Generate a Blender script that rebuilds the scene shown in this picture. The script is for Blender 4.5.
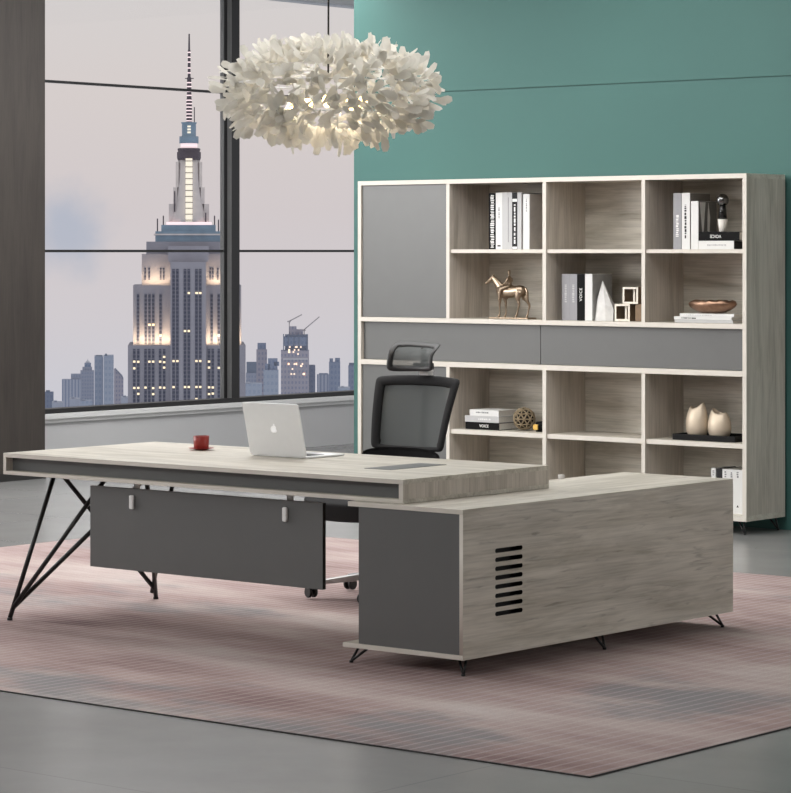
import bpy, bmesh, math, random
from mathutils import Vector, Matrix, noise

C = bpy.context.scene.collection
for o in list(bpy.data.objects):
    bpy.data.objects.remove(o)
sc = bpy.context.scene
R = math.radians

# ------------------------------------------------------------------ camera
cam = bpy.data.cameras.new('camera')
cam.sensor_fit = 'HORIZONTAL'
cam.sensor_width = 36.0
cam.lens = 2803.0 * 36.0 / 791.0
cam.shift_y = -145.5 / 791.0
cam.clip_start = 0.1
cam.clip_end = 20000
cam_o = bpy.data.objects.new('camera', cam)
C.objects.link(cam_o)
cam_o.location = (6.699, -8.525, 1.655)
cam_o.rotation_euler = (R(90), 0, R(39.5398))
sc.camera = cam_o

# ------------------------------------------------------------------ view
sc.view_settings.view_transform = 'Standard'
sc.view_settings.look = 'None'
sc.view_settings.gamma = 1.0
sc.view_settings.use_curve_mapping = False
sc.view_settings.exposure = 0.0


def lin(c):
    def f(v):
        v /= 255.0
        return v / 12.92 if v <= 0.04045 else ((v + 0.055) / 1.055) ** 2.4
    return (f(c[0]), f(c[1]), f(c[2]), 1.0)


# ------------------------------------------------------------------ sky
w = bpy.data.worlds.new('dusk_sky')
sc.world = w
w.use_nodes = True
nt = w.node_tree
nt.nodes.clear()
N = nt.nodes.new
L = nt.links.new
tc = N('ShaderNodeTexCoord')
sep = N('ShaderNodeSeparateXYZ')
L(tc.outputs['Generated'], sep.inputs[0])
mr = N('ShaderNodeMapRange')
mr.inputs['From Min'].default_value = -0.12
mr.inputs['From Max'].default_value = 0.20
L(sep.outputs['Z'], mr.inputs['Value'])
ramp = N('ShaderNodeValToRGB')
cr = ramp.color_ramp
cr.elements[0].position = 0.0
cr.elements[0].color = lin((190, 196, 206))
cr.elements[1].position = 1.0
cr.elements[1].color = lin((203, 202, 203))
for p, c in ((0.20, (198, 198, 206)), (0.30, (204, 199, 203)), (0.42, (206, 198, 199)), (0.55, (210, 202, 200)), (0.68, (209, 205, 204))):
    e = cr.elements.new(p)
    e.color = lin(c)
L(mr.outputs[0], ramp.inputs[0])
# a blue-grey cloud bank low over the skyline
dot = N('ShaderNodeVectorMath')
dot.operation = 'DISTANCE'
dot.inputs[1].default_value = (-0.7220, 0.6919, 0.0068)
L(tc.outputs['Generated'], dot.inputs[0])
nz = N('ShaderNodeTexNoise')
nz.inputs['Scale'].default_value = 70
nz.inputs['Detail'].default_value = 5
L(tc.outputs['Generated'], nz.inputs['Vector'])
nm = N('ShaderNodeMath')
nm.operation = 'MULTIPLY_ADD'
nm.inputs[1].default_value = 0.022
L(nz.outputs[0], nm.inputs[0])
L(dot.outputs['Value'], nm.inputs[2])
cm = N('ShaderNodeMapRange')
cm.interpolation_type = 'SMOOTHSTEP'
cm.inputs['From Min'].default_value = 0.0115
cm.inputs['From Max'].default_value = 0.033
cm.inputs['To Min'].default_value = 0.85
cm.inputs['To Max'].default_value = 0.0
L(nm.outputs[0], cm.inputs['Value'])
mx = N('ShaderNodeMix')
mx.data_type = 'RGBA'
L(cm.outputs[0], mx.inputs['Factor'])
L(ramp.outputs[0], mx.inputs['A'])
mx.inputs['B'].default_value = lin((172, 179, 194))
bg = N('ShaderNodeBackground')
bg.inputs['Strength'].default_value = 1.05
L(mx.outputs['Result'], bg.inputs['Color'])
wo = N('ShaderNodeOutputWorld')
L(bg.outputs[0], wo.inputs['Surface'])


# ------------------------------------------------------------------ large lights
def area(name, loc, target, sx, sy, power, color=(1, 1, 1), spread=180):
    l = bpy.data.lights.new(name, 'AREA')
    l.shape = 'RECTANGLE'
    l.size = sx
    l.size_y = sy
    l.energy = power
    l.color = color
    l.spread = R(spread)
    o = bpy.data.objects.new(name, l)
    C.objects.link(o)
    o.location = loc
    d = Vector(target) - Vector(loc)
    o.rotation_euler = d.to_track_quat('-Z', 'Y').to_euler()
    return o


# daylight through the glazing further left, then unseen fill lights added to brighten the room
area('window_daylight', (-9.6, -1.6, 3.0), (-1.5, 3.2, 0.6), 3.2, 2.0, 360, (1.0, 0.985, 0.97))
area('ceiling_fill_light', (-2.4, 2.0, 3.70), (-2.4, 2.0, 0), 4.0, 2.4, 142, (1.0, 0.985, 0.97))  # added soft fill from overhead, no fixture there
area('bookcase_fill_light', (-3.4, 4.0, 3.70), (-3.6, 4.4, 0), 3.0, 0.8, 34, (1.0, 0.985, 0.97))  # added fill over the bookcase front and the floor before it
area('front_fill_light', (-1.0, -5.6, 3.8), (-1.2, 0.5, 0.5), 2.4, 1.2, 135, (1.0, 0.99, 0.98))  # added fill for the grey fronts of desk and cabinet
area('rear_fill_light', (-6.4, 5.6, 3.80), (-7.2, 5.8, 0), 5.0, 2.2, 230, (1.0, 0.99, 0.98))  # added fill to brighten the parapet and back-left floor
area('wall_fill_light', (-4.7, 4.7, 3.80), (-4.9, 5.785, 1.9), 1.4, 0.3, 2, (1.0, 0.985, 0.965))  # added fill brightening the left end of the green wall
area('right_fill_light', (8.95, 4.4, 2.0), (-1.5, 3.6, 0.7), 2.4, 2.4, 250, (1.0, 0.985, 0.97))  # added side fill for the cabinet and bookcase ends

# ------------------------------------------------------------------ materials
MATS = {}


def newmat(name):
    m = bpy.data.materials.new(name)
    m.use_nodes = True
    nt = m.node_tree
    b = nt.nodes['Principled BSDF']
    return m, nt, b


def plain(name, rgb, rough=0.5, metal=0.0, var=0.04, scale=30, emit=None, spec=0.5, bump=0.0):
    """base colour with a faint procedural variation"""
    if name in MATS:
        return MATS[name]
    m, nt, b = newmat(name)
    tc = nt.nodes.new('ShaderNodeTexCoord')
    n = nt.nodes.new('ShaderNodeTexNoise')
    n.inputs['Scale'].default_value = scale
    n.inputs['Detail'].default_value = 3
    nt.links.new(tc.outputs['Object'], n.inputs['Vector'])
    r = nt.nodes.new('ShaderNodeValToRGB')
    c = lin(rgb)
    r.color_ramp.elements[0].position = 0.3
    r.color_ramp.elements[1].position = 0.7
    r.color_ramp.elements[0].color = tuple(v * (1 - var) for v in c[:3]) + (1,)
    r.color_ramp.elements[1].color = tuple(min(1, v * (1 + var)) for v in c[:3]) + (1,)
    nt.links.new(n.outputs[0], r.inputs[0])
    nt.links.new(r.outputs[0], b.inputs['Base Color'])
    b.inputs['Roughness'].default_value = rough
    b.inputs['Metallic'].default_value = metal
    b.inputs['Specular IOR Level'].default_value = spec
    if bump:
        bp = nt.nodes.new('ShaderNodeBump')
        bp.inputs['Strength'].default_value = bump
        bp.inputs['Distance'].default_value = 0.002
        nt.links.new(n.outputs[0], bp.inputs['Height'])
        nt.links.new(bp.outputs[0], b.inputs['Normal'])
    if emit:
        b.inputs['Emission Color'].default_value = lin(emit[0])
        b.inputs['Emission Strength'].default_value = emit[1]
    MATS[name] = m
    return m


def wood(name, axis, light, dark, knots=0.5, rough=0.5):
    """limed oak: streaky grain stretched along one axis"""
    m, nt, b = newmat(name)
    N, L = nt.nodes.new, nt.links.new
    tc = N('ShaderNodeTexCoord')
    mp = N('ShaderNodeMapping')
    s = {'x': (1.3, 11, 11), 'y': (11, 1.3, 11), 'z': (11, 11, 1.3)}[axis]
    mp.inputs['Scale'].default_value = s
    L(tc.outputs['Object'], mp.inputs['Vector'])
    n1 = N('ShaderNodeTexNoise')
    n1.inputs['Scale'].default_value = 1.0
    n1.inputs['Detail'].default_value = 7
    n1.inputs['Roughness'].default_value = 0.62
    n1.inputs['Distortion'].default_value = 0.6
    L(mp.outputs[0], n1.inputs['Vector'])
    mp2 = N('ShaderNodeMapping')
    s2 = {'x': (4, 120, 120), 'y': (120, 4, 120), 'z': (120, 120, 4)}[axis]
    mp2.inputs['Scale'].default_value = s2
    L(tc.outputs['Object'], mp2.inputs['Vector'])
    n2 = N('ShaderNodeTexNoise')
    n2.inputs['Scale'].default_value = 1.0
    n2.inputs['Detail'].default_value = 2
    L(mp2.outputs[0], n2.inputs['Vector'])
    n3 = N('ShaderNodeTexNoise')
    mp3 = N('ShaderNodeMapping')
    s3 = {'x': (1.6, 5, 5), 'y': (5, 1.6, 5), 'z': (5, 5, 1.6)}[axis]
    mp3.inputs['Scale'].default_value = s3
    L(tc.outputs['Object'], mp3.inputs['Vector'])
    L(mp3.outputs[0], n3.inputs['Vector'])
    n3.inputs['Scale'].default_value = 1.0
    n3.inputs['Detail'].default_value = 2
    r1 = N('ShaderNodeValToRGB')
    r1.color_ramp.elements[0].position = 0.36
    r1.color_ramp.elements[0].color = lin(dark)
    r1.color_ramp.elements[1].position = 0.56
    r1.color_ramp.elements[1].color = lin(light)
    L(n1.outputs[0], r1.inputs[0])
    r2 = N('ShaderNodeMapRange')
    r2.inputs['From Min'].default_value = 0.3
    r2.inputs['From Max'].default_value = 0.6
    r2.inputs['To Min'].default_value = 0.84
    r2.inputs['To Max'].default_value = 1.03
    L(n2.outputs[0], r2.inputs['Value'])
    r3 = N('ShaderNodeMapRange')
    r3.inputs['From Min'].default_value = 0.25
    r3.inputs['From Max'].default_value = 0.5
    r3.inputs['To Min'].default_value = 1 - 0.25 * knots
    r3.inputs['To Max'].default_value = 1.0
    L(n3.outputs[0], r3.inputs['Value'])
    mp4 = N('ShaderNodeMapping')
    s4 = {'x': (5, 42, 42), 'y': (42, 5, 42), 'z': (42, 42, 5)}[axis]
    mp4.inputs['Scale'].default_value = s4
    L(tc.outputs['Object'], mp4.inputs['Vector'])
    n4 = N('ShaderNodeTexNoise')
    n4.inputs['Scale'].default_value = 1.0
    n4.inputs['Detail'].default_value = 4
    n4.inputs['Distortion'].default_value = 0.5
    L(mp4.outputs[0], n4.inputs['Vector'])
    r4 = N('ShaderNodeMapRange')
    r4.inputs['From Min'].default_value = 0.27
    r4.inputs['From Max'].default_value = 0.40
    r4.inputs['To Min'].default_value = 1 - 0.38 * knots
    r4.inputs['To Max'].default_value = 1.0
    L(n4.outputs[0], r4.inputs['Value'])
    mu0 = N('ShaderNodeMath')
    mu0.operation = 'MULTIPLY'
    L(r3.outputs[0], mu0.inputs[0])
    L(r4.outputs[0], mu0.inputs[1])
    mu = N('ShaderNodeMath')
    mu.operation = 'MULTIPLY'
    L(r2.outputs[0], mu.inputs[0])
    L(mu0.outputs[0], mu.inputs[1])
    vm = N('ShaderNodeVectorMath')
    vm.operation = 'SCALE'
    L(r1.outputs[0], vm.inputs[0])
    L(mu.outputs[0], vm.inputs['Scale'])
    L(vm.outputs[0], b.inputs['Base Color'])
    b.inputs['Roughness'].default_value = rough
    bp = N('ShaderNodeBump')
    bp.inputs['Strength'].default_value = 0.15
    bp.inputs['Distance'].default_value = 0.002
    L(n2.outputs[0], bp.inputs['Height'])
    L(bp.outputs[0], b.inputs['Normal'])
    return m


OAK_L, OAK_D = (205, 199, 187), (178, 171, 157)
wood_x = wood('limed_oak_x', 'x', OAK_L, OAK_D, 0.4)
wood_y = wood('limed_oak_y', 'y', OAK_L, OAK_D, 0.9)
wood_z = wood('limed_oak_z', 'z', (199, 190, 179), (176, 167, 155), 0.2)
edge_m = plain('oak_edge_band', (217, 211, 201), 0.5, var=0.02, scale=12)
grey_m = plain('charcoal_laminate', (101, 102, 101), 0.38, var=0.02, scale=8)
black_metal = plain('black_metal', (26, 26, 27), 0.4, var=0.05)
dark_in = plain('dark_interior', (16, 15, 15), 0.8)
chrome = plain('brushed_chrome', (200, 200, 200), 0.28, 1.0, var=0.02)
white_plastic = plain('white_clip', (238, 238, 236), 0.35, var=0.01)
bronze = plain('aged_bronze', (158, 141, 122), 0.33, 1.0, var=0.18, scale=40)


# ------------------------------------------------------------------ mesh helpers
class MB:
    def __init__(s):
        s.bm = bmesh.new()

    def box(s, x0, x1, y0, y1, z0, z1, mat=0, front=None, faces=None):
        v = [s.bm.verts.new((x, y, z)) for x in (x0, x1) for y in (y0, y1) for z in (z0, z1)]
        F = {'-x': (0, 1, 3, 2), '+x': (4, 6, 7, 5), '-y': (0, 4, 5, 1), '+y': (2, 3, 7, 6), '-z': (0, 2, 6, 4), '+z': (1, 5, 7, 3)}
        for k, f in F.items():
            fc = s.bm.faces.new([v[i] for i in f])
            fc.material_index = mat
            if front is not None and k == '-y':
                fc.material_index = front
            if faces and k in faces:
                fc.material_index = faces[k]
        return s

    def tube(s, pts, r, seg=10, mat=0, caps=True):
        pts = [Vector(p) for p in pts]
        n = len(pts)
        rs = r if isinstance(r, (list, tuple)) else [r] * n
        rings = []
        prev = None
        for i, p in enumerate(pts):
            d = (pts[min(i + 1, n - 1)] - pts[max(i - 1, 0)]).normalized()
            if prev is None:
                a = Vector((0, 0, 1)) if abs(d.z) < 0.9 else Vector((1, 0, 0))
                u = d.cross(a).normalized()
            else:
                u = (prev - d * prev.dot(d)).normalized()
            prev = u
            vv = d.cross(u).normalized()
            rings.append([s.bm.verts.new(p + (u * math.cos(t) + vv * math.sin(t)) * rs[i])
                          for t in (2 * math.pi * k / seg for k in range(seg))])
        for a, b in zip(rings, rings[1:]):
            for k in range(seg):
                f = s.bm.faces.new((a[k], a[(k + 1) % seg], b[(k + 1) % seg], b[k]))
                f.material_index = mat
                f.smooth = True
        if caps:
            for ring, rev in ((rings[0], True), (rings[-1], False)):
                f = s.bm.faces.new(list(reversed(ring)) if rev else ring)
                f.material_index = mat
        return s

    def lathe(s, prof, c=(0, 0, 0), seg=32, mat=0, closed=False):
        c = Vector(c)
        rings = []
        for r, z in prof:
            if r < 1e-6:
                rings.append([s.bm.verts.new(c + Vector((0, 0, z)))])
            else:
                rings.append([s.bm.verts.new(c + Vector((r * math.cos(t), r * math.sin(t), z)))
                              for t in (2 * math.pi * k / seg for k in range(seg))])
        for a, b in zip(rings, rings[1:]):
            for k in range(seg):
                k2 = (k + 1) % seg
                if len(a) == 1 and len(b) == 1:
                    continue
                if len(a) == 1:
                    f = s.bm.faces.new((a[0], b[k2], b[k]))
                elif len(b) == 1:
                    f = s.bm.faces.new((a[k], a[k2], b[0]))
                else:
                    f = s.bm.faces.new((a[k], a[k2], b[k2], b[k]))
                f.material_index = mat
                f.smooth = True
        if len(rings[0]) > 1:
            s.bm.faces.new(list(reversed(rings[0]))).material_index = mat
        if len(rings[-1]) > 1:
            s.bm.faces.new(rings[-1]).material_index = mat
        return s

    def prism(s, pts2, fn, h0, h1, mat=0):
        """closed outline extruded: fn(a, b, h) -> xyz"""
        a = [s.bm.verts.new(fn(p[0], p[1], h0)) for p in pts2]
        b = [s.bm.verts.new(fn(p[0], p[1], h1)) for p in pts2]
        n = len(pts2)
        s.bm.faces.new(a).material_index = mat
        s.bm.faces.new(list(reversed(b))).material_index = mat
        for i in range(n):
            s.bm.faces.new((a[i], b[i], b[(i + 1) % n], a[(i + 1) % n])).material_index = mat
        return s

    def build(s, name, mats, parent=None, bevel=0.0, local=False, smooth=False, seg=2):
        bm = s.bm
        bmesh.ops.recalc_face_normals(bm, faces=bm.faces)
        if parent is not None and not local:
            bmesh.ops.translate(bm, verts=bm.verts, vec=-org(parent))
        if smooth:
            for f in bm.faces:
                f.smooth = True
        me = bpy.data.meshes.new(name)
        bm.to_mesh(me)
        bm.free()
        for m in (mats if isinstance(mats, (list, tuple)) else [mats]):
            me.materials.append(m)
        o = bpy.data.objects.new(name, me)
        C.objects.link(o)
        if parent is not None:
            o.parent = parent
        if bevel:
            b = o.modifiers.new('bevel', 'BEVEL')
            b.width = bevel
            b.segments = seg
            b.limit_method = 'ANGLE'
        return o


def org(o):
    v = Vector((0, 0, 0))
    while o is not None:
        v += o.location
        o = o.parent
    return v


def recenter(o, c):
    """put a single-mesh thing's origin at c"""
    c = Vector(c)
    o.data.transform(Matrix.Translation(-c))
    o.location = c
    return o


def tag(o, label=None, cat=None, group=None, kind=None):
    if label:
        o['label'] = label
    if cat:
        o['category'] = cat
    if group:
        o['group'] = group
    if kind:
        o['kind'] = kind
    return o


def thing(name, label, cat, loc, rz=0.0, group=None):
    o = bpy.data.objects.new(name, None)
    o.empty_display_size = 0.1
    C.objects.link(o)
    o.location = loc
    o.rotation_euler = (0, 0, rz)
    return tag(o, label, cat, group)


def struct(o):
    o['kind'] = 'structure'
    return o


def text_part(name, body, size, mat, parent, loc, rot, extrude=0.0006, spacing=1.0, bold=0.0):
    """raised lettering as a mesh; loc in world, centred"""
    cu = bpy.data.curves.new(name, 'FONT')
    cu.body = body
    cu.size = size
    cu.extrude = extrude
    cu.offset = bold
    cu.align_x = 'CENTER'
    cu.align_y = 'CENTER'
    cu.space_character = spacing
    t = bpy.data.objects.new(name, cu)
    C.objects.link(t)
    dg = bpy.context.evaluated_depsgraph_get()
    me = bpy.data.meshes.new_from_object(t.evaluated_get(dg))
    bpy.data.objects.remove(t)
    me.materials.clear()
    me.materials.append(mat)
    o = bpy.data.objects.new(name, me)
    C.objects.link(o)
    o.parent = parent
    o.location = Vector(loc) - org(parent)
    o.rotation_euler = rot
    return o


# ================================================================== SETTING
# floor: pale grey stone-concrete with faint large joints
m, nt, b = newmat('polished_concrete')
N, L = nt.nodes.new, nt.links.new
tcn = N('ShaderNodeTexCoord')
n1 = N('ShaderNodeTexNoise')
n1.inputs['Scale'].default_value = 0.9
n1.inputs['Detail'].default_value = 8
n1.inputs['Roughness'].default_value = 0.6
L(tcn.outputs['Object'], n1.inputs['Vector'])
rr = N('ShaderNodeValToRGB')
rr.color_ramp.elements[0].position = 0.3
rr.color_ramp.elements[0].color = lin((130, 130, 129))
rr.color_ramp.elements[1].position = 0.7
rr.color_ramp.elements[1].color = lin((148, 148, 147))
L(n1.outputs[0], rr.inputs[0])
br = N('ShaderNodeTexBrick')
br.offset = 0.5
br.inputs['Scale'].default_value = 1.0
br.inputs['Brick Width'].default_value = 2.4
br.inputs['Row Height'].default_value = 1.2
br.inputs['Mortar Size'].default_value = 0.004
br.inputs['Mortar Smooth'].default_value = 0.3
br.inputs['Color1'].default_value = (1, 1, 1, 1)
br.inputs['Color2'].default_value = (0.96, 0.96, 0.96, 1)
br.inputs['Mortar'].default_value = (0.78, 0.78, 0.78, 1)
L(tcn.outputs['Object'], br.inputs['Vector'])
mm = N('ShaderNodeMix')
mm.data_type = 'RGBA'
mm.blend_type = 'MULTIPLY'
mm.inputs['Factor'].default_value = 1.0
L(rr.outputs[0], mm.inputs['A'])
L(br.outputs['Color'], mm.inputs['B'])
L(mm.outputs['Result'], b.inputs['Base Color'])
b.inputs['Roughness'].default_value = 0.26
floor_m = m
f = MB()
f.box(-9.1, 9.0, -10.5, 10.8, -0.2, 0.0)
struct(f.build('floor', floor_m))

# green wall behind the bookcase, with a fine panel groove
WY = 5.785
m, nt, b = newmat('green_wall_paint')
N, L = nt.nodes.new, nt.links.new
tcn = N('ShaderNodeTexCoord')
n1 = N('ShaderNodeTexNoise')
n1.inputs['Scale'].default_value = 0.7
n1.inputs['Detail'].default_value = 3
L(tcn.outputs['Object'], n1.inputs['Vector'])
rr = N('ShaderNodeValToRGB')
rr.color_ramp.elements[0].position = 0.3
rr.color_ramp.elements[0].color = lin((60, 104, 99))
rr.color_ramp.elements[1].position = 0.7
rr.color_ramp.elements[1].color = lin((64, 110, 104))
L(n1.outputs[0], rr.inputs[0])
L(rr.outputs[0], b.inputs['Base Color'])
b.inputs['Roughness'].default_value = 0.6
green_m = m
f = MB()
f.box(-5.475, 3.6, WY, WY + 0.16, 0.0, 2.69)
f.box(-5.475, 3.6, WY, WY + 0.16, 2.698, 3.9)
f.box(-5.475, 3.6, WY + 0.012, WY + 0.16, 2.69, 2.698)
struct(f.build('wall_back', green_m))

# window wall: low parapet, header, sill board, black framing, glass
wall_grey = plain('grey_wall_paint', (196, 196, 197), 0.7, var=0.015, scale=3)
WX = -8.925
f = MB()
f.box(WX - 0.22, WX, 4.4, 10.8, 0.0, 0.35)
f.box(WX - 0.22, WX, 4.4, 10.8, 3.765, 3.9)
f.box(WX - 0.22, WX, 4.4, 5.3, 0.35, 3.765)
struct(f.build('wall_window', wall_grey))
f = MB()
f.box(WX - 0.20, WX + 0.05, 5.3, 10.8, 0.375, 0.416)
f.box(WX - 0.02, WX + 0.025, 5.3, 10.8, 0.345, 0.375)
struct(f.build('trim_1', plain('white_sill_paint', (226, 226, 225), 0.5, var=0.01), bevel=0.004))

frame_m = plain('black_window_frame', (30, 30, 30), 0.45, var=0.03)
frame_l = plain('grey_aluminium_profile', (126, 126, 126), 0.4, var=0.02)
f = MB()
GX = WX - 0.06                                        # glass plane
f.box(GX - 0.05, WX + 0.015, 5.3, 10.8, 0.416, 0.452)    # bottom rail
for z in (2.952, 1.655):
    f.box(GX - 0.01, GX + 0.01, 5.3, 10.8, z - 0.010, z + 0.010)
f.box(GX - 0.02, GX + 0.011, 8.260, 8.297, 0.45, 3.764)    # stile at the post
f.box(GX - 0.02, GX + 0.011, 5.3, 5.34, 0.45, 3.764)
win = struct(f.build('window_1', frame_m))
f = MB()
f.box(WX - 0.08, WX, 8.297, 8.393, 0.452, 3.764, faces={'-y': 1, '+y': 1})
f.build('mullion', [frame_m, frame_l], win)
f = MB()
f.box(GX - 0.018, GX + 0.010, 8.242, 8.260, 0.452, 3.764)
f.build('gasket_strip', frame_l, win)
m, nt, b = newmat('window_glass')
N, L = nt.nodes.new, nt.links.new
tr = N('ShaderNodeBsdfTransparent')
gl = N('ShaderNodeBsdfGlossy')
gl.inputs['Roughness'].default_value = 0.02
fr = N('ShaderNodeFresnel')
fr.inputs['IOR'].default_value = 1.2
ms = N('ShaderNodeMixShader')
L(fr.outputs[0], ms.inputs[0])
L(tr.outputs[0], ms.inputs[1])
L(gl.outputs[0], ms.inputs[2])
L(ms.outputs[0], nt.nodes['Material Output'].inputs['Surface'])
glass_m = m
for y0, y1 in ((5.34, 8.242), (8.393, 10.8)):
    for z0, z1 in ((0.452, 1.642), (1.668, 2.939), (2.965, 3.764)):
        f = MB()
        f.box(GX - 0.004, GX + 0.004, y0, y1, z0, z1)
        f.build('pane', glass_m, win)

# brown timber-faced column in front of the window wall
m = wood('brown_panelling', 'z', (60, 54, 49), (52, 46, 42), 0.2, 0.6)
f = MB()
f.box(-8.92, -8.26, 4.45, 5.588, 0.06, 3.9)
col = struct(f.build('column', m))
f = MB()
f.box(-8.92, -8.256, 4.44, 5.592, 0.0, 0.06)
f.build('plinth', plain('dark_plinth', (34, 33, 32), 0.5), col)

ceil_m = plain('white_ceiling_paint', (225, 225, 224), 0.8, var=0.01, scale=2)
f = MB()
f.box(-9.1, 9.0, -10.5, 10.8, 3.9, 4.0)
struct(f.build('ceiling', ceil_m))

# the near side of the room, behind and beside the viewer
side_m = plain('taupe_wall_paint', (150, 148, 145), 0.8, var=0.015, scale=2)
f = MB()
f.box(9.0, 9.2, -10.5, WY + 0.16, 0.0, 3.9)
struct(f.build('wall_right', side_m))
f = MB()
f.box(3.6, 9.0, WY, WY + 0.16, 0.0, 3.9)
struct(f.build('wall_rear', side_m))
f = MB()
f.box(-9.1, 9.2, -10.7, -10.5, 0.0, 3.9)
struct(f.build('wall_front', side_m))

# ================================================================== RUG
m, nt, b = newmat('rug_pile')
N, L = nt.nodes.new, nt.links.new
tcn = N('ShaderNodeTexCoord')


def rnoise(scale, detail, loc=(0, 0, 0)):
    mp = N('ShaderNodeMapping')
    mp.inputs['Scale'].default_value = scale
    mp.inputs['Location'].default_value = loc
    L(tcn.outputs['Object'], mp.inputs['Vector'])
    n = N('ShaderNodeTexNoise')
    n.inputs['Scale'].default_value = 1.0
    n.inputs['Detail'].default_value = detail
    n.inputs['Roughness'].default_value = 0.6
    L(mp.outputs[0], n.inputs['Vector'])
    return n


na = rnoise((0.5, 1.5, 1), 8)
ra = N('ShaderNodeValToRGB')
ra.color_ramp.elements[0].position = 0.30
ra.color_ramp.elements[0].color = lin((120, 96, 99))
ra.color_ramp.elements[1].position = 0.70
ra.color_ramp.elements[1].color = lin((200, 190, 186))
for p, c in ((0.40, (152, 130, 128)), (0.50, (173, 153, 150)), (0.58, (185, 169, 165))):
    e = ra.color_ramp.elements.new(p)
    e.color = lin(c)
L(na.outputs[0], ra.inputs[0])
nb = rnoise((0.5, 1.0, 1), 7, (4.3, 7.9, 0))
rb = N('ShaderNodeMapRange')
rb.interpolation_type = 'SMOOTHSTEP'
rb.inputs['From Min'].default_value = 0.54
rb.inputs['From Max'].default_value = 0.66
rb.inputs['To Max'].default_value = 0.85
L(nb.outputs[0], rb.inputs['Value'])
m1 = N('ShaderNodeMix')
m1.data_type = 'RGBA'
L(rb.outputs[0], m1.inputs['Factor'])
L(ra.outputs[0], m1.inputs['A'])
m1.inputs['B'].default_value = lin((136, 136, 139))
# woven ribs running along the rug's depth
wv = N('ShaderNodeTexWave')
wv.wave_type = 'BANDS'
wv.bands_direction = 'X'
wv.inputs['Scale'].default_value = 5.7
wv.inputs['Distortion'].default_value = 0.6
wv.inputs['Detail'].default_value = 2
L(tcn.outputs['Object'], wv.inputs['Vector'])
rw = N('ShaderNodeMapRange')
rw.inputs['From Min'].default_value = 0.80
rw.inputs['From Max'].default_value = 1.0
rw.inputs['To Min'].default_value = 0.0
rw.inputs['To Max'].default_value = 0.30
L(wv.outputs['Fac'], rw.inputs['Value'])
m2 = N('ShaderNodeMix')
m2.data_type = 'RGBA'
L(rw.outputs[0], m2.inputs['Factor'])
L(m1.outputs['Result'], m2.inputs['A'])
m2.inputs['B'].default_value = lin((208, 203, 200))
nf = rnoise((160, 160, 160), 2)
rf = N('ShaderNodeMapRange')
rf.inputs['From Min'].default_value = 0.3
rf.inputs['From Max'].default_value = 0.7
rf.inputs['To Min'].default_value = 0.88
rf.inputs['To Max'].default_value = 1.08
L(nf.outputs[0], rf.inputs['Value'])
vm = N('ShaderNodeVectorMath')
vm.operation = 'SCALE'
L(m2.outputs['Result'], vm.inputs[0])
L(rf.outputs[0], vm.inputs['Scale'])
L(vm.outputs[0], b.inputs['Base Color'])
b.inputs['Roughness'].default_value = 0.95
b.inputs['Specular IOR Level'].default_value = 0.1
bp = N('ShaderNodeBump')
bp.inputs['Strength'].default_value = 0.4
bp.inputs['Distance'].default_value = 0.004
L(nf.outputs[0], bp.inputs['Height'])
L(bp.outputs[0], b.inputs['Normal'])
rug_m = m
rug = thing('area_rug', 'large faded rose and grey striped rug under the desk and cabinet', 'rug', (-1.68, 1.18, 0))
f = MB()
f.box(-4.94, 1.562, -1.345, 3.695, 0.0005, 0.005)
f.build('pile', rug_m, rug)
f = MB()
for x0, x1, y0, y1 in ((-4.946, 1.568, -1.351, -1.345), (-4.946, 1.568, 3.695, 3.701), (-4.946, -4.94, -1.345, 3.695), (1.562, 1.568, -1.345, 3.695)):
    f.box(x0, x1, y0, y1, 0.0005, 0.0048)
f.build('binding', plain('rug_binding', (62, 60, 60), 0.9, var=0.3, scale=60), rug)
RZ = 0.0052                                             # rug surface

# ================================================================== DESK
desk = thing('executive_desk', 'long limed oak desk with charcoal fascia and black rod legs', 'desk', (-1.5, 0.53, RZ))
X0, X1, Y0, Y1 = -2.656, -0.336, 0.045, 1.015
f = MB()
f.box(X0, X1, Y0, Y1, 0.731, 0.75, 0, front=1)
f.build('desktop', [wood_x, edge_m], desk, bevel=0.0012)
f = MB()
f.box(X0, X1, Y0, Y1, 0.6545, 0.671, 0, front=1)
f.build('bottom_board', [wood_x, edge_m], desk, bevel=0.0012)
for xa, xb in ((X0, X0 + 0.019), (X1 - 0.023, X1)):
    f = MB()
    f.box(xa, xb, Y0, Y1, 0.671, 0.731, 0, front=1)
    f.build('end_panel', [wood_z, edge_m], desk, bevel=0.0012)
for ya, yb in ((Y0 + 0.04, Y0 + 0.058), (Y1 - 0.058, Y1 - 0.04)):
    f = MB()
    f.box(X0 + 0.019, X1 - 0.023, ya, yb, 0.671, 0.731)
    f.build('fascia', grey_m, desk)
f = MB()
f.box(-0.830, -0.686, 0.392, 0.755, 0.7495, 0.7515)
gr = f.build('cable_flap', plain('dark_flap', (92, 92, 91), 0.4), desk)
f = MB()
f.box(-0.830, -0.686, 0.7555, 0.7595, 0.7495, 0.7512)
f.build('brush_slot', dark_in, gr)
# modesty panel hung below, with white clips
PY = 0.10
mp = None
f = MB()
f.box(-2.157, -0.806, PY, PY + 0.020, 0.273, 0.627, 0, faces={'+x': 1, '-x': 1})
mp = f.build('modesty_panel', [grey_m, plain('black_edge', (12, 12, 12), 0.4)], desk, bevel=0.001)
for x in (-1.894, -1.006):
    f = MB()
    f.box(x - 0.013, x + 0.013, PY - 0.014, PY - 0.0005, 0.539, 0.599)
    f.build('clip', white_plastic, mp, bevel=0.006, seg=3)
    f = MB()
    f.box(x - 0.016, x + 0.016, PY + 0.0205, PY + 0.03, 0.56, 0.655)
    f.build('hanger', white_plastic, mp, bevel=0.002)
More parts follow.
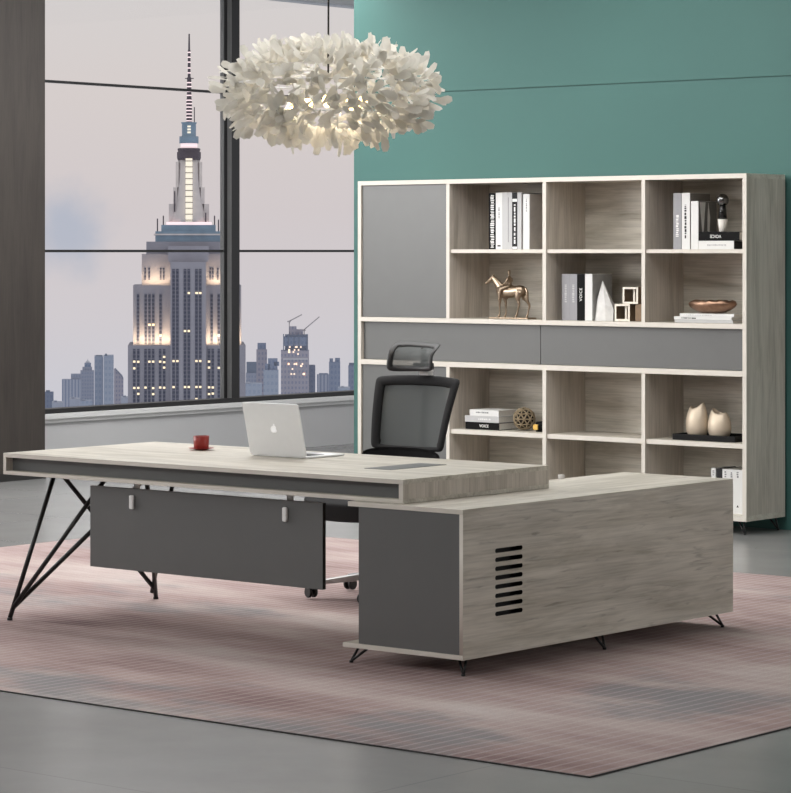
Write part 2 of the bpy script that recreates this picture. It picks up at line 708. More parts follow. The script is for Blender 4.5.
# black rod legs: three bars fanning out of each foot
r = 0.0105
FF, FB = (-2.602, 0.036, RZ + 0.010), (-2.635, 0.998, RZ + 0.010)
fan = {0: (FF, [(-2.60, 0.312, 0.653), (-2.25, 0.30, 0.653), (-2.30, 0.64, 0.653)]),
       1: (FB, [(-2.60, 0.338, 0.653), (-2.262, 0.555, 0.653), (-2.235, 0.715, 0.653)])}
for k, (ft, tops) in fan.items():
    f = MB()
    fv = Vector(ft)
    for i, t in enumerate(tops):
        t = Vector(t)
        st = fv if i == 0 else fv + (Vector(tops[0]) - fv) * 0.07 * (1 if k == 0 else 0.6)
        if k == 1 and i == 0:
            st = fv + (Vector(tops[1]) - fv) * 0.06
        if k == 1 and i == 1:
            st = fv
        f.tube([st, t], r, 10)
    f.lathe([(0.0125, RZ + 0.0003), (0.0125, RZ + 0.012)], (ft[0], ft[1], 0), 14)
    f.build('leg', black_metal, desk)
f = MB()
f.box(-2.62, -2.22, 0.28, 0.36, 0.649, 0.6543)
f.box(-2.32, -2.22, 0.36, 0.76, 0.649, 0.6543)
f.build('mounting_plate', black_metal, desk)

# ================================================================== SIDE CABINET
cab = thing('side_cabinet', 'low limed oak return cabinet with vent slots and charcoal front', 'cabinet', (-0.29, 0.96, RZ))
f = MB()
f.box(-0.586, 0.0, 0.0, 1.921, 0.635, 0.654, 0, front=1)
f.build('top_board', [wood_y, edge_m], cab, bevel=0.0012)
f = MB()
f.box(-0.613, 0.0, 0.0, 1.921, 0.07, 0.089, 0, front=1)
f.build('bottom_board', [wood_y, edge_m], cab, bevel=0.0012)
# right-hand panel with eight rounded vent slots cut through it
cu = bpy.data.curves.new('panel_outline', 'CURVE')
cu.dimensions = '2D'
cu.fill_mode = 'BOTH'
cu.extrude = 0.009


def spl(pts):
    s = cu.splines.new('POLY')
    s.points.add(len(pts) - 1)
    for p, q in zip(s.points, pts):
        p.co = (q[0], q[1], 0, 1)
    s.use_cyclic_u = True


spl([(0, 0.089), (1.921, 0.089), (1.921, 0.635), (0, 0.635)])
for k in range(8):
    zc = 0.478 - 0.0354 * k
    ya, yb, rr_ = 0.204, 0.383, 0.0088
    pts = []
    for i in range(9):
        t = R(90 + 180 * i / 8)
        pts.append((ya + rr_ + rr_ * math.cos(t), zc + rr_ * math.sin(t)))
    for i in range(9):
        t = R(-90 + 180 * i / 8)
        pts.append((yb - rr_ + rr_ * math.cos(t), zc + rr_ * math.sin(t)))
    spl(pts)
to = bpy.data.objects.new('panel_outline', cu)
C.objects.link(to)
dg = bpy.context.evaluated_depsgraph_get()
me = bpy.data.meshes.new_from_object(to.evaluated_get(dg))
bpy.data.objects.remove(to)
me.transform(Matrix.Translation((-0.009, 0, 0)) @ Matrix(((0, 0, 1, 0), (1, 0, 0, 0), (0, 1, 0, 0), (0, 0, 0, 1))))
me.transform(Matrix.Translation(-Vector(cab.location)))
me.materials.clear()
me.materials.append(wood_y)
me.materials.append(edge_m)
me.materials.append(dark_in)
for p in me.polygons:
    if abs(p.normal.x) < 0.5 and 0.19 < p.center.y + cab.location.y < 0.4 and 0.2 < p.center.z + cab.location.z < 0.5:
        p.material_index = 2  # slot walls dark like the backing: inner shade put into the colour
    if p.normal.y < -0.95 and p.center.y + cab.location.y < 0.01:
        p.material_index = 1
pn = bpy.data.objects.new('side_panel', me)
C.objects.link(pn)
pn.parent = cab
f = MB()
f.box(-0.060, -0.045, 0.15, 0.44, 0.19, 0.52)
f.build('vent_backing', dark_in, pn, local=False)
f = MB()
f.box(-0.532, -0.514, 0.02, 1.921, 0.089, 0.635)
f.build('side_panel', wood_y, cab)
f = MB()
f.box(-0.532, -0.0185, 0.004, 0.020, 0.0895, 0.6345)
f.build('front_panel', grey_m, cab)
f = MB()
f.box(-0.514, -0.018, 1.903, 1.921, 0.089, 0.635)
f.build('back_panel', wood_x, cab)


def vleg(parent, foot, tops, top_z, rr=0.0056, plate=True):
    f = MB()
    for t in tops:
        f.tube([(foot[0], foot[1], foot[2] + 0.0066), (t[0], t[1], top_z - 0.002)], rr, 8)
    cx = sum(t[0] for t in tops) / len(tops)
    cy = sum(t[1] for t in tops) / len(tops)
    f.box(cx - 0.03, cx + 0.03, cy - 0.03, cy + 0.03, top_z - 0.004, top_z - 0.0003)
    f.lathe([(rr * 1.5, 0.0003), (rr * 1.5, 0.009)], foot, 10)
    f.build('leg', black_metal, parent)


for (fx, sx) in ((-0.593, 1), (-0.022, -1)):
    for (fy, sy) in ((0.030, 1), (0.976, 0), (1.87, -1)):
        if sy == 0:
            tops = [(fx + sx * 0.035, fy - 0.03), (fx + sx * 0.035, fy + 0.03)]
        else:
            tops = [(fx + sx * 0.012, fy + sy * 0.035), (fx + sx * 0.06, fy + sy * 0.045)]
        vleg(cab, (fx, fy, RZ), tops, 0.07)

# ================================================================== BOOKCASE
bk = thing('bookcase', 'tall limed oak bookcase with open bays and charcoal doors', 'bookcase', (-3.58, 5.55, 0))
BX = [(-5.06, -5.032), (-4.328, -4.301), (-3.572, -3.544), (-2.836, -2.81), (-2.126, -2.098)]
BY0, BY1 = 5.335, 5.76
ZB, ZT = 0.08, 2.107
f = MB()
f.box(BX[0][0], BX[4][1], BY0, BY1, ZT - 0.028, ZT, 0, front=1)
f.build('top_board', [wood_x, edge_m], bk, bevel=0.001)
f = MB()
f.box(BX[0][0], BX[4][1], BY0, BY1, ZB, ZB + 0.033, 0, front=1)
f.build('bottom_board', [wood_x, edge_m], bk, bevel=0.001)
for xa, xb in (BX[0], BX[4]):
    f = MB()
    f.box(xa, xb, BY0, BY1, ZB + 0.033, ZT - 0.028, 0, front=1)
    f.build('side_panel', [wood_z, edge_m], bk, bevel=0.001)
f = MB()
f.box(BX[0][1], BX[4][0], BY1 - 0.012, BY1, ZB + 0.033, ZT - 0.028)
f.build('back_panel', wood_x, bk)
for (za, zb) in ((1.200, 1.229), (0.923, 0.955)):
    f = MB()
    f.box(BX[0][1], BX[4][0], BY0, BY1 - 0.012, za, zb, 0, front=1)
    f.build('rail_shelf', [wood_x, edge_m], bk, bevel=0.001)
for i in (1, 2, 3):
    for (za, zb) in ((1.229, ZT - 0.028), (ZB + 0.033, 0.923)):
        f = MB()
        f.box(BX[i][0], BX[i][1], BY0, BY1 - 0.012, za, zb, 0, front=1)
        f.build('divider', [wood_z, edge_m], bk, bevel=0.001)
for i in (1, 2, 3):
    for (za, zb) in ((1.642, 1.665), (0.503, 0.532)):
        f = MB()
        f.box(BX[i][1], BX[i + 1][0], BY0 + 0.012, BY1 - 0.012, za, zb, 0, front=1)
        f.build('shelf', [wood_x, edge_m], bk, bevel=0.001)
for (za, zb) in ((1.231, ZT - 0.030), (ZB + 0.035, 0.921)):
    f = MB()
    f.box(BX[0][1] + 0.002, BX[1][0] - 0.002, BY0 + 0.012, BY0 + 0.03, za, zb)
    f.build('door', grey_m, bk, bevel=0.001)
for xa, xb in ((BX[0][1] + 0.002, -3.607), (-3.603, BX[4][0] - 0.002)):
    f = MB()
    f.box(xa, xb, BY0 + 0.026, BY0 + 0.046, 0.957, 1.198)
    f.build('drawer', grey_m, bk, bevel=0.001)
for x in (-5.03, -4.31, -3.56, -2.82, -2.128):
    for fy, sy in ((5.365, 1), (5.73, -1)):
        sx = 1 if x < -3.6 else -1
        vleg(bk, (x, fy, 0.0), [(x + sx * 0.012, fy + sy * 0.01), (x + sx * 0.055, fy + sy * 0.02)], 0.08)

# ================================================================== OFFICE CHAIR
ch = thing('office_chair', 'black mesh office chair with headrest behind the desk', 'chair', (-1.855, 1.70, RZ))
fab = plain('black_fabric', (44, 44, 45), 0.85, var=0.1, scale=200, spec=0.2)
blk = plain('black_plastic', (38, 38, 39), 0.5, var=0.03)
m, nt, b = newmat('black_mesh_weave')
N, L = nt.nodes.new, nt.links.new
tr = N('ShaderNodeBsdfTransparent')
ms = N('ShaderNodeMixShader')
tcn = N('ShaderNodeTexCoord')
nn = N('ShaderNodeTexNoise')
nn.inputs['Scale'].default_value = 500
L(tcn.outputs['Object'], nn.inputs['Vector'])
mrn = N('ShaderNodeMapRange')
mrn.inputs['To Min'].default_value = 0.90
mrn.inputs['To Max'].default_value = 0.97
L(nn.outputs[0], mrn.inputs['Value'])
L(mrn.outputs[0], ms.inputs[0])
L(tr.outputs[0], ms.inputs[1])
b.inputs['Base Color'].default_value = lin((86, 90, 90))
b.inputs['Roughness'].default_value = 0.8
L(b.outputs[0], ms.inputs[2])
L(ms.outputs[0], nt.nodes['Material Output'].inputs['Surface'])
mesh_m = m
mesh_h = m.copy()
mesh_h.name = 'headrest_weave'
for n_ in mesh_h.node_tree.nodes:
    if n_.type == 'MAP_RANGE':
        n_.inputs['To Min'].default_value = 0.74
        n_.inputs['To Max'].default_value = 0.86


def sheet(P, nu, nv, thick=0.0, mat=0, f=None):
    """surface P(u,v) u,v in [-1,1]; thick > 0 gives a closed slab along +Y"""
    f = f or MB()
    g = [[f.bm.verts.new(P(-1 + 2 * i / nu, -1 + 2 * j / nv)) for j in range(nv + 1)] for i in range(nu + 1)]
    fs = []
    for i in range(nu):
        for j in range(nv):
            fc = f.bm.faces.new((g[i][j], g[i + 1][j], g[i + 1][j + 1], g[i][j + 1]))
            fc.smooth = True
            fc.material_index = mat
            fs.append(fc)
    if thick:
        r_ = bmesh.ops.solidify(f.bm, geom=fs, thickness=thick)
    return f


def sq(u, v, n=5.0):
    """map the square to a rounded square"""
    a = max(abs(u), abs(v))
    if a < 1e-6:
        return 0.0, 0.0
    k = a / (abs(u) ** n + abs(v) ** n) ** (1 / n)
    return u * k, v * k


CXB = -1.835


def back_pt(u, v):
    u, v = sq(u, v, 22)
    z = 0.873 + 0.181 * v - 0.012 * u * u * (1 if v > 0 else -0.6) * abs(v)
    hw = 0.243 + 0.020 * v
    y = 1.960 + 0.045 * v + 0.010 * v * v - 0.03 * u * u
    return Vector((CXB + hw * u, y, z))


def ring_frame(P, wu, wv_lo, wv_hi, thick, n=24):
    """padded frame around the sheet P: loop between the outline and an inset outline"""
    f = MB()
    outs, ins = [], []
    K = 4 * n
    for k in range(K):
        t = 4.0 * k / K
        s = int(t)
        q = t - s
        u, v = ((-1 + 2 * q, -1), (1, -1 + 2 * q), (1 - 2 * q, 1), (-1, 1 - 2 * q))[s]
        outs.append(P(u, v))
        iu = u * (1 - wu)
        iv = v * (1 - (wv_hi if v > 0 else wv_lo))
        ins.append(P(iu, iv))
    rows = []
    for j in range(8):
        a = 2 * math.pi * j / 8
        rw = []
        for k in range(K):
            c = (outs[k] + ins[k]) / 2 + (outs[k] - ins[k]) / 2 * math.cos(a)
            rw.append(f.bm.verts.new(c + Vector((0, thick * math.sin(a), 0))))
        rows.append(rw)
    for j in range(8):
        for k in range(K):
            fc = f.bm.faces.new((rows[j][k], rows[j][(k + 1) % K], rows[(j + 1) % 8][(k + 1) % K], rows[(j + 1) % 8][k]))
            fc.smooth = True
    return f


bf = ring_frame(back_pt, 0.21, 0.13, 0.26, 0.014).build('backrest_frame', fab, ch)
sheet(lambda u, v: back_pt(u * 0.93, v * 0.9) + Vector((0, 0.004, 0)), 20, 14).build('backrest_mesh', mesh_m, ch)
# lumbar pad below and the spine behind
f = sheet(lambda u, v: Vector((CXB - 0.002 + 0.246 * sq(u, v, 12)[0] * (1 - 0.06 * v * v), 1.90 - 0.05 * sq(u, v)[0] ** 2, 0.645 + 0.065 * sq(u, v)[1] - 0.008 * u * u)), 16, 8, 0.035)
f.build('lumbar_pad', fab, ch)
f = MB()
f.tube([(CXB, 1.86, 0.47), (CXB, 1.99, 0.50), (CXB, 2.03, 0.62), (CXB, 2.03, 0.85), (CXB, 2.06, 1.0), (CXB + 0.01, 2.04, 1.09)], [0.026, 0.026, 0.024, 0.02, 0.018, 0.016], 10)
f.build('back_spine', blk, ch)
f = MB()
f.box(CXB - 0.055, CXB + 0.0, 2.02, 2.045, 0.985, 1.03)
f.build('spine_clamp', blk, ch, bevel=0.008)
f = MB()
f.box(CXB + 0.005, CXB + 0.06, 1.985, 2.03, 1.055, 1.08)
f.build('headrest_post', plain('light_grey_plastic', (214, 214, 212), 0.4, var=0.01), ch, bevel=0.004)


def head_pt(u, v):
    u, v = sq(u, v, 8)
    z = 1.144 + 0.069 * v - 0.004 * u * v
    y = 1.955 + 0.016 * v + 0.045 * max(0, v) ** 2 - 0.03 * u * u + 0.015 * v * v
    return Vector((-1.838 + (0.139 + 0.006 * abs(v)) * u, y, z))


ring_frame(head_pt, 0.20, 0.34, 0.30, 0.009).build('headrest_frame', blk, ch)
sheet(lambda u, v: head_pt(u * 0.92, v * 0.86) + Vector((0, 0.003, 0)), 14, 8).build('headrest_mesh', mesh_h, ch)
f = MB()
f.tube([(CXB + 0.03, 2.01, 1.07), (CXB + 0.025, 2.0, 1.10), (CXB + 0.02, 2.0, 1.19)], [0.022, 0.02, 0.014], 10)
f.box(CXB - 0.035, CXB + 0.08, 1.985, 2.01, 1.085, 1.115)
f.build('headrest_bracket', blk, ch, bevel=0.006)


# seat: a padded slab with a rounded front
def seat_pt(u, v):
    a, c = sq(u, v, 5)
    return Vector((-1.855 + 0.255 * a, 1.64 + 0.25 * c, 0.50 + 0.008 * a * a - 0.03 * max(0, -c) ** 3))


f = sheet(seat_pt, 16, 16, 0.0)
top = f.bm
ex = bmesh.ops.extrude_face_region(top, geom=list(top.faces))
vs = [g for g in ex['geom'] if isinstance(g, bmesh.types.BMVert)]
for v in vs:
    v.co.z -= 0.085
    v.co.x = -1.855 + (v.co.x + 1.855) * 0.92
    v.co.y = 1.64 + (v.co.y - 1.64) * 0.94
f.build('seat', fab, ch, bevel=0.012, seg=3)
f = MB()
f.box(-1.96, -1.75, 1.58, 1.86, 0.375, 0.413)
f.build('tilt_mechanism', blk, ch, bevel=0.01)
f = MB()
f.lathe([(0.028, 0.10), (0.028, 0.24), (0.017, 0.245), (0.017, 0.38)], (-1.855, 1.70, 0), 20)
f.build('gas_lift', chrome, ch)
HX, HY = -1.855, 1.70
base_o = None
f = MB()
f.lathe([(0.05, 0.085), (0.05, 0.13), (0.035, 0.145)], (HX, HY, 0), 24)
base_o = f.build('base_hub', chrome, ch)
RB = 0.325
a0 = math.atan2(1.467 - HY, -2.077 - HX)
rubber = plain('black_rubber', (24, 24, 24), 0.5)
for k in range(5):
    a = a0 - k * 2 * math.pi / 5
    d = Vector((math.cos(a), math.sin(a), 0))
    p = Vector((-d.y, d.x, 0))
    c = Vector((HX, HY, 0))
    f = MB()
    w0, w1 = 0.026, 0.016
    q = []
    for (t, wd, zt, zb) in ((0.035, w0, 0.130, 0.095), (RB - 0.01, w1, 0.088, 0.070)):
        for sgn in (-1, 1):
            for z in (zb, zt):
                q.append(f.bm.verts.new(c + d * t + p * sgn * wd + Vector((0, 0, z))))
    for idx in ((0, 1, 3, 2), (4, 6, 7, 5), (0, 4, 5, 1), (2, 3, 7, 6), (0, 2, 6, 4), (1, 5, 7, 3)):
        f.bm.faces.new([q[i] for i in idx])
    sp = f.build('base_spoke', chrome, ch, bevel=0.005)
    e = c + d * (RB - 0.01)
    f = MB()
    f.tube([e + Vector((0, 0, 0.070)), e + Vector((0, 0, 0.04))], 0.006, 8)
    wdir = (d + p * 0.5).normalized()
    for sgn in (-1, 1):
        q0 = e + wdir * (0.007 * sgn) + Vector((0, 0, 0.0395))
        q1 = e + wdir * (0.022 * sgn) + Vector((0, 0, 0.0395))
        f.tube([q0, q0 + (q1 - q0) * 0.2, q0 + (q1 - q0) * 0.8, q1], [0.0255, 0.0282, 0.0282, 0.0255], 20)
    f.tube([e - wdir * 0.01 + Vector((0, 0, 0.0395)), e + wdir * 0.01 + Vector((0, 0, 0.0395))], 0.012, 10)
    f.build('caster', rubber, sp)

# ================================================================== ON THE DESK
DZ = 0.7506
lap = thing('laptop', 'open silver laptop with its lid towards the window side of the desk', 'laptop', (-1.515, 0.75, DZ))
lap['label'] = 'open silver laptop with a pale fruit emblem on its lid'
alu = plain('silver_aluminium', (238, 239, 240), 0.45, 0.1, var=0.01)
f = MB()
f.box(-1.687, -1.357, 0.635, 0.880, DZ + 0.0005, DZ + 0.009)
f.build('base', alu, lap, bevel=0.003, seg=3)
f = MB()
f.box(-1.65, -1.384, 0.665, 0.775, DZ + 0.0091, DZ + 0.0100)
kb = f.build('keyboard', plain('black_keys', (40, 40, 41), 0.6), lap)
f = MB()
f.box(-1.565, -1.469, 0.790, 0.86, DZ + 0.0091, DZ + 0.0095)
f.build('trackpad', plain('trackpad_grey', (190, 190, 190), 0.4), lap)
LT = Vector((-1.522, 0.630, DZ + 0.010))                  # hinge centre
ang = math.atan2(0.055, 0.232)


def lidp(a, h, t):
    """a across, h up the lid, t outward (towards -Y)"""
    return LT + Vector((a, -h * math.sin(ang) - t * math.cos(ang), h * math.cos(ang) - t * math.sin(ang)))


def rrect(x0, x1, y0, y1, r, n=5):
    pts = []
    for cx_, cy_, s in ((x1 - r, y1 - r, 0), (x0 + r, y1 - r, 90), (x0 + r, y0 + r, 180), (x1 - r, y0 + r, 270)):
        for i in range(n + 1):
            t = R(s + 90 * i / n)
            pts.append((cx_ + r * math.cos(t), cy_ + r * math.sin(t)))
    return pts


f = MB()
f.prism(rrect(-0.165, 0.165, 0.0, 0.236, 0.010), lambda a, b_, h: lidp(a, b_, h), 0.0, 0.006)
lid = f.build('lid', alu, lap, bevel=0.001)
f = MB()
f.prism(rrect(-0.157, 0.157, 0.012, 0.228, 0.003), lambda a, b_, h: lidp(a, b_, h), -0.0008, -0.0001)
f.build('screen', plain('dark_screen', (20, 21, 24), 0.15), lid)
# emblem: bitten fruit with a leaf
pts = []
for i in range(48):
    t = 2 * math.pi * i / 48
    rad = 0.0150 * (1 + 0.05 * math.cos(2 * t) - 0.14 * max(0, math.sin(t)) ** 10 - 0.10 * max(0, -math.sin(t)) ** 12)
    x, y = rad * 1.02 * math.cos(t), rad * 1.06 * math.sin(t)
    # bite on the side (appears right seen from behind the lid)
    bx, by, brd = 0.0185, 0.002, 0.0075
    dx, dy = x - bx, y - by
    dd = math.hypot(dx, dy)
    if dd < brd:
        x, y = bx + dx / dd * brd, by + dy / dd * brd
    pts.append((x, y))
leaf = [(0.0005, 0.0165), (0.0015, 0.021), (0.006, 0.0245), (0.0062, 0.0205), (0.0035, 0.0175)]
f = MB()
for outline in (pts, leaf):
    f.prism(outline, lambda a, b_, h: lidp(a, b_ + 0.118, h), 0.0060, 0.0068)
f.build('emblem', plain('white_emblem', (250, 250, 250), 0.3, emit=((255, 255, 255), 0.35)), lid)

sauc = MB()
sauc.lathe([(0, 0.0005), (0.026, 0.0005), (0.030, 0.003), (0.056, 0.008), (0.058, 0.0095), (0.055, 0.010), (0.030, 0.006), (0.0, 0.005)], (0, 0, 0), 40)
red = plain('red_ceramic', (152, 46, 39), 0.4, var=0.03)
so = tag(sauc.build('saucer', red), 'red saucer lying on the desk under the red cup', 'saucer')
so.location = (-2.096, 0.742, DZ)
cupt = thing('cup', 'small red ceramic cup standing on its red saucer', 'cup', (-2.096, 0.742, DZ + 0.0056))
f = MB()
f.lathe([(0, 0.0006), (0.031, 0.0006), (0.034, 0.004), (0.0352, 0.03), (0.0358, 0.058), (0.0348, 0.0585), (0.0338, 0.056), (0.032, 0.01), (0, 0.007)], (0, 0, 0), 40)
f.build('cup_body', red, cupt, local=True)
f = MB()
f.lathe([(0, 0.044), (0.0325, 0.044), (0.0325, 0.0445), (0, 0.0445)], (0, 0, 0), 32)
f.build('coffee', plain('coffee', (40, 22, 14), 0.1), cupt, local=True)

# small white block on the low cabinet
f = MB()
f.box(-0.011, 0.011, -0.011, 0.011, 0.0005, 0.019)
o = f.build('block', plain('white_block', (225, 222, 218), 0.5), bevel=0.002)
o.location = (-0.575, 1.43, 0.6541)
tag(o, 'tiny white block lying on the low cabinet behind the desk end', 'block')

# ================================================================== SHELF CONTENTS
paper = plain('page_edges', (214, 211, 205), 0.8, var=0.05, scale=90)
ink = plain('black_ink', (22, 22, 22), 0.6)
ink_w = plain('white_print', (232, 232, 230), 0.6, var=0.01)
ink_g = plain('grey_print', (132, 132, 134), 0.6)


def book_up(x0, x1, z0, z1, y0, depth, mat, label, group=None, tilt=0.0, name='book'):
    """standing book, spine towards -Y"""
    t = thing(name, label, 'book', ((x0 + x1) / 2, y0 + depth / 2, z0), 0, group)
    z0 += 0.0006
    c = 0.0025 if x1 - x0 < 0.03 else 0.0035
    f = MB()
    f.box(x0, x0 + c, y0 + 0.002, y0 + depth, z0, z1)
    f.box(x1 - c, x1, y0 + 0.002, y0 + depth, z0, z1)
    f.box(x0, x1, y0, y0 + c, z0, z1)
    f.build('cover', mat, t)
    f = MB()
    f.box(x0 + c, x1 - c, y0 + c, y0 + depth - 0.005, z0 + 0.004, z1 - 0.004)
    f.build('pages', paper, t)
    return t


def book_flat(x0, x1, z0, z1, y0, depth, mat, label, group=None):
    """lying book, spine towards -Y"""
    t = thing('book', label, 'book', ((x0 + x1) / 2, y0 + depth / 2, z0), 0, group)
    z0 += 0.0006
    c = 0.003
    f = MB()
    f.box(x0, x1, y0 + 0.002, y0 + depth, z0, z0 + c)
    f.box(x0, x1, y0 + 0.002, y0 + depth, z1 - c, z1)
    f.box(x0, x1, y0, y0 + c, z0, z1)
    f.build('cover', mat, t)
    f = MB()
    f.box(x0 + 0.004, x1 - 0.004, y0 + c, y0 + depth - 0.005, z0 + c, z1 - c)
    f.build('pages', paper, t)
    return t


def marks(t, x, z0, z1, y, w, mat, seed, horiz=False, lo=0.004, hi=0.014, gap=(0.002, 0.006)):
    """unreadably small printed lettering on a spine: a run of tiny strokes"""
    rnd = random.Random(seed)
    f = MB()
    p = z0
    while p < z1:
        l = rnd.uniform(lo, hi)
        a, b_ = -w / 2 * rnd.uniform(0.6, 1), w / 2 * rnd.uniform(0.6, 1)
        if horiz:
            f.box(p, min(p + l, z1), y - 0.0008, y - 0.0001, x + a, x + b_)
        else:
            f.box(x + a, x + b_, y - 0.0008, y - 0.0001, p, min(p + l, z1))
        p += l + rnd.uniform(*gap)
    return f.build('lettering', mat, t)


VR = (R(90), 0, 0)
c_black = plain('black_cover', (10, 10, 10), 0.6, spec=0.15)
c_white = plain('white_cover', (224, 224, 222), 0.5, var=0.01)
c_pale = plain('pale_grey_cover', (190, 190, 190), 0.5, var=0.02)
c_grey = plain('grey_cover', (150, 150, 154), 0.5, var=0.02)
c_mid = plain('mid_grey_cover', (108, 108, 108), 0.5, var=0.06)
c_dark = plain('dark_cover', (44, 44, 45), 0.6, spec=0.2)
YB = 5.42

# --- top row, left bay
S1 = 1.6651
g = 'books standing in the top left bay'
t = book_up(-4.053, -3.998, S1, 2.018, YB, 0.22, c_black, 'black book with dense white spine print, leftmost in the top left bay', g)
marks(t, -4.025, S1 + 0.01, 2.005, YB, 0.032, ink_w, 3, lo=0.002, hi=0.009, gap=(0.002, 0.006))
t = book_up(-3.9975, -3.947, S1, 2.020, YB, 0.22, c_white, 'white book beside the black printed spine in the top left bay', g)
marks(t, -3.972, 1.86, 1.93, YB, 0.010, ink_g, 4)
f = MB()
f.box(-3.984, -3.960, YB - 0.0008, YB - 0.0001, 1.683, 1.692)
f.build('emblem', ink, t)
t = book_up(-3.9465, -3.908, S1, 2.022, YB, 0.22, c_pale, 'pale grey book left of centre in the top left bay', g)
t = book_up(-3.9075, -3.870, S1, 2.022, YB, 0.22, c_pale, 'pale grey book with a dark spine line, top left bay', g)
f = MB()
f.box(-3.901, -3.897, YB - 0.0008, YB - 0.0001, 1.71, 1.99)
f.build('lettering', ink_g, t)
t = book_up(-3.8695, -3.829, S1, 2.018, YB, 0.22, c_dark, 'charcoal book with white spine title in the top left bay', g)
for za, zb in ((1.668, 1.682), (1.962, 1.980)):
    f = MB()
    f.box(-3.867, -3.831, YB - 0.0008, YB - 0.0001, za, zb)
    f.build('title_band', ink_w, t)
marks(t, -3.849, 1.70, 1.945, YB, 0.013, ink_w, 6, lo=0.010, hi=0.03, gap=(0.003, 0.012))
t = book_up(-3.8285, -3.797, S1, 2.020, YB, 0.22, c_pale, 'thin pale book right of the charcoal spine in the top left bay', g)
t = book_up(-3.783, -3.735, S1, 2.009, YB, 0.22, c_white, 'white-spined book with dusky cover at the right of the top left bay', g)
f = MB()
f.box(-3.7349, -3.7335, YB + 0.004, YB + 0.217, S1 + 0.002, 2.007)
f.build('cover_print', plain('taupe_print', (168, 162, 155), 0.6, var=0.12, scale=12), t)
marks(t, -3.758, 1.90, 1.985, YB, 0.008, ink_g, 9)

# --- second row, middle bay
S2 = 1.2291
g = 'books standing in the middle bay beside the cubes'
for x0, x1, lab in ((-3.486, -3.4265, 'grey book leftmost in the middle bay with the cubes'),
                    (-3.4255, -3.3715, 'grey book next to the black one by the cubes')):
    t = book_up(x0, x1, S2, 1.514, YB, 0.21, c_grey, lab, g)
    marks(t, (x0 + x1) / 2, 1.34, 1.45, YB, 0.018, plain('silver_print', (186, 186, 188), 0.5), 11)
t = book_up(-3.371, -3.3115, S2, 1.514, YB, 0.21, c_black, 'black book titled VOICE standing upright in the middle bay', g)
text_part('lettering', 'VOICE', 0.027, ink_w, t, (-3.341, YB - 0.0008, 1.388), (R(90), R(-90), 0), 0.0005, 1.05, 0.0003)
t = book_up(-3.311, -3.2575, S2, 1.515, YB, 0.21, c_white, 'white-spined book with grey picture cover in the middle bay', g)
f = MB()
f.box(-3.2574, -3.256, YB + 0.002, YB + 0.208, S2 + 0.002, 1.513)
f.build('cover_print', plain('grey_picture', (160, 160, 158), 0.5, var=0.25, scale=9), t)
# crumpled paper cone leaning beside it
f = MB()
apex = f.bm.verts.new((-3.215, 5.47, 1.475))
ringp = [(-3.252, 5.44, 1.2298), (-3.228, 5.425, 1.2298), (-3.165, 5.43, 1.2298), (-3.124, 5.45, 1.2298), (-3.15, 5.55, 1.2298), (-3.24, 5.56, 1.2298)]
midp = [(-3.243, 5.452, 1.36), (-3.225, 5.435, 1.30), (-3.172, 5.435, 1.33), (-3.122, 5.455, 1.30), (-3.17, 5.53, 1.33), (-3.235, 5.54, 1.33)]
rv = [f.bm.verts.new(p) for p in ringp]
mv = [f.bm.verts.new(p) for p in midp]
for i in range(6):
    j = (i + 1) % 6
    f.bm.faces.new((rv[i], rv[j], mv[j], mv[i]))
    f.bm.faces.new((mv[i], mv[j], apex))
f.bm.faces.new(list(reversed(rv)))
o = f.build('paper_cone', plain('white_paper', (218, 217, 214), 0.8, var=0.08, scale=20))
recenter(o, (-3.19, 5.49, S2))
tag(o, 'white folded paper peak standing between the books and the cubes', 'ornament')


def cube_frame(x0, x1, z0, z1, y0, d, label):
    t = thing('cube_ornament', label, 'ornament', ((x0 + x1) / 2, y0 + d / 2, z0), 0, 'cube ornaments in the middle bay')
    z0 += 0.0006
    k = 0.013
    f = MB()
    for a in ((x0, x1, z0, z0 + k), (x0, x1, z1 - k, z1), (x0, x0 + k, z0 + k, z1 - k), (x1 - k, x1, z0 + k, z1 - k)):
        f.box(a[0], a[1], y0, y0 + d, a[2], a[3], 0, front=1)
    f.build('frame', [plain('cube_brown', (110, 92, 74), 0.5), plain('cube_cream', (236, 229, 215), 0.5)], t, bevel=0.001)
    f = MB()
    xm = x0 + 0.57 * (x1 - x0)
    f.box(xm, xm + 0.012, y0 + 0.02, y0 + d - 0.02, z0 + k, z1 - k, 0)
    f.build('slat', plain('cube_cream', (236, 229, 215), 0.5), t)
    return t


cube_frame(-3.112, -3.000, S2, 1.334, 5.45, 0.09, 'cream open cube ornament standing on the shelf, the lower one')
cube_frame(-3.053, -2.940, 1.3345, 1.437, 5.45, 0.09, 'cream open cube ornament stacked on top of the lower cube')
f = MB()
f.box(-0.033, 0.033, -0.04, 0.04, 0.0005, 0.1048)
o = f.build('wood_block', plain('block_brown', (122, 98, 72), 0.5, var=0.1), bevel=0.002)
o.location = (-2.935, 5.50, S2)
tag(o, 'brown wooden block behind the lower cube under the upper cube', 'block')

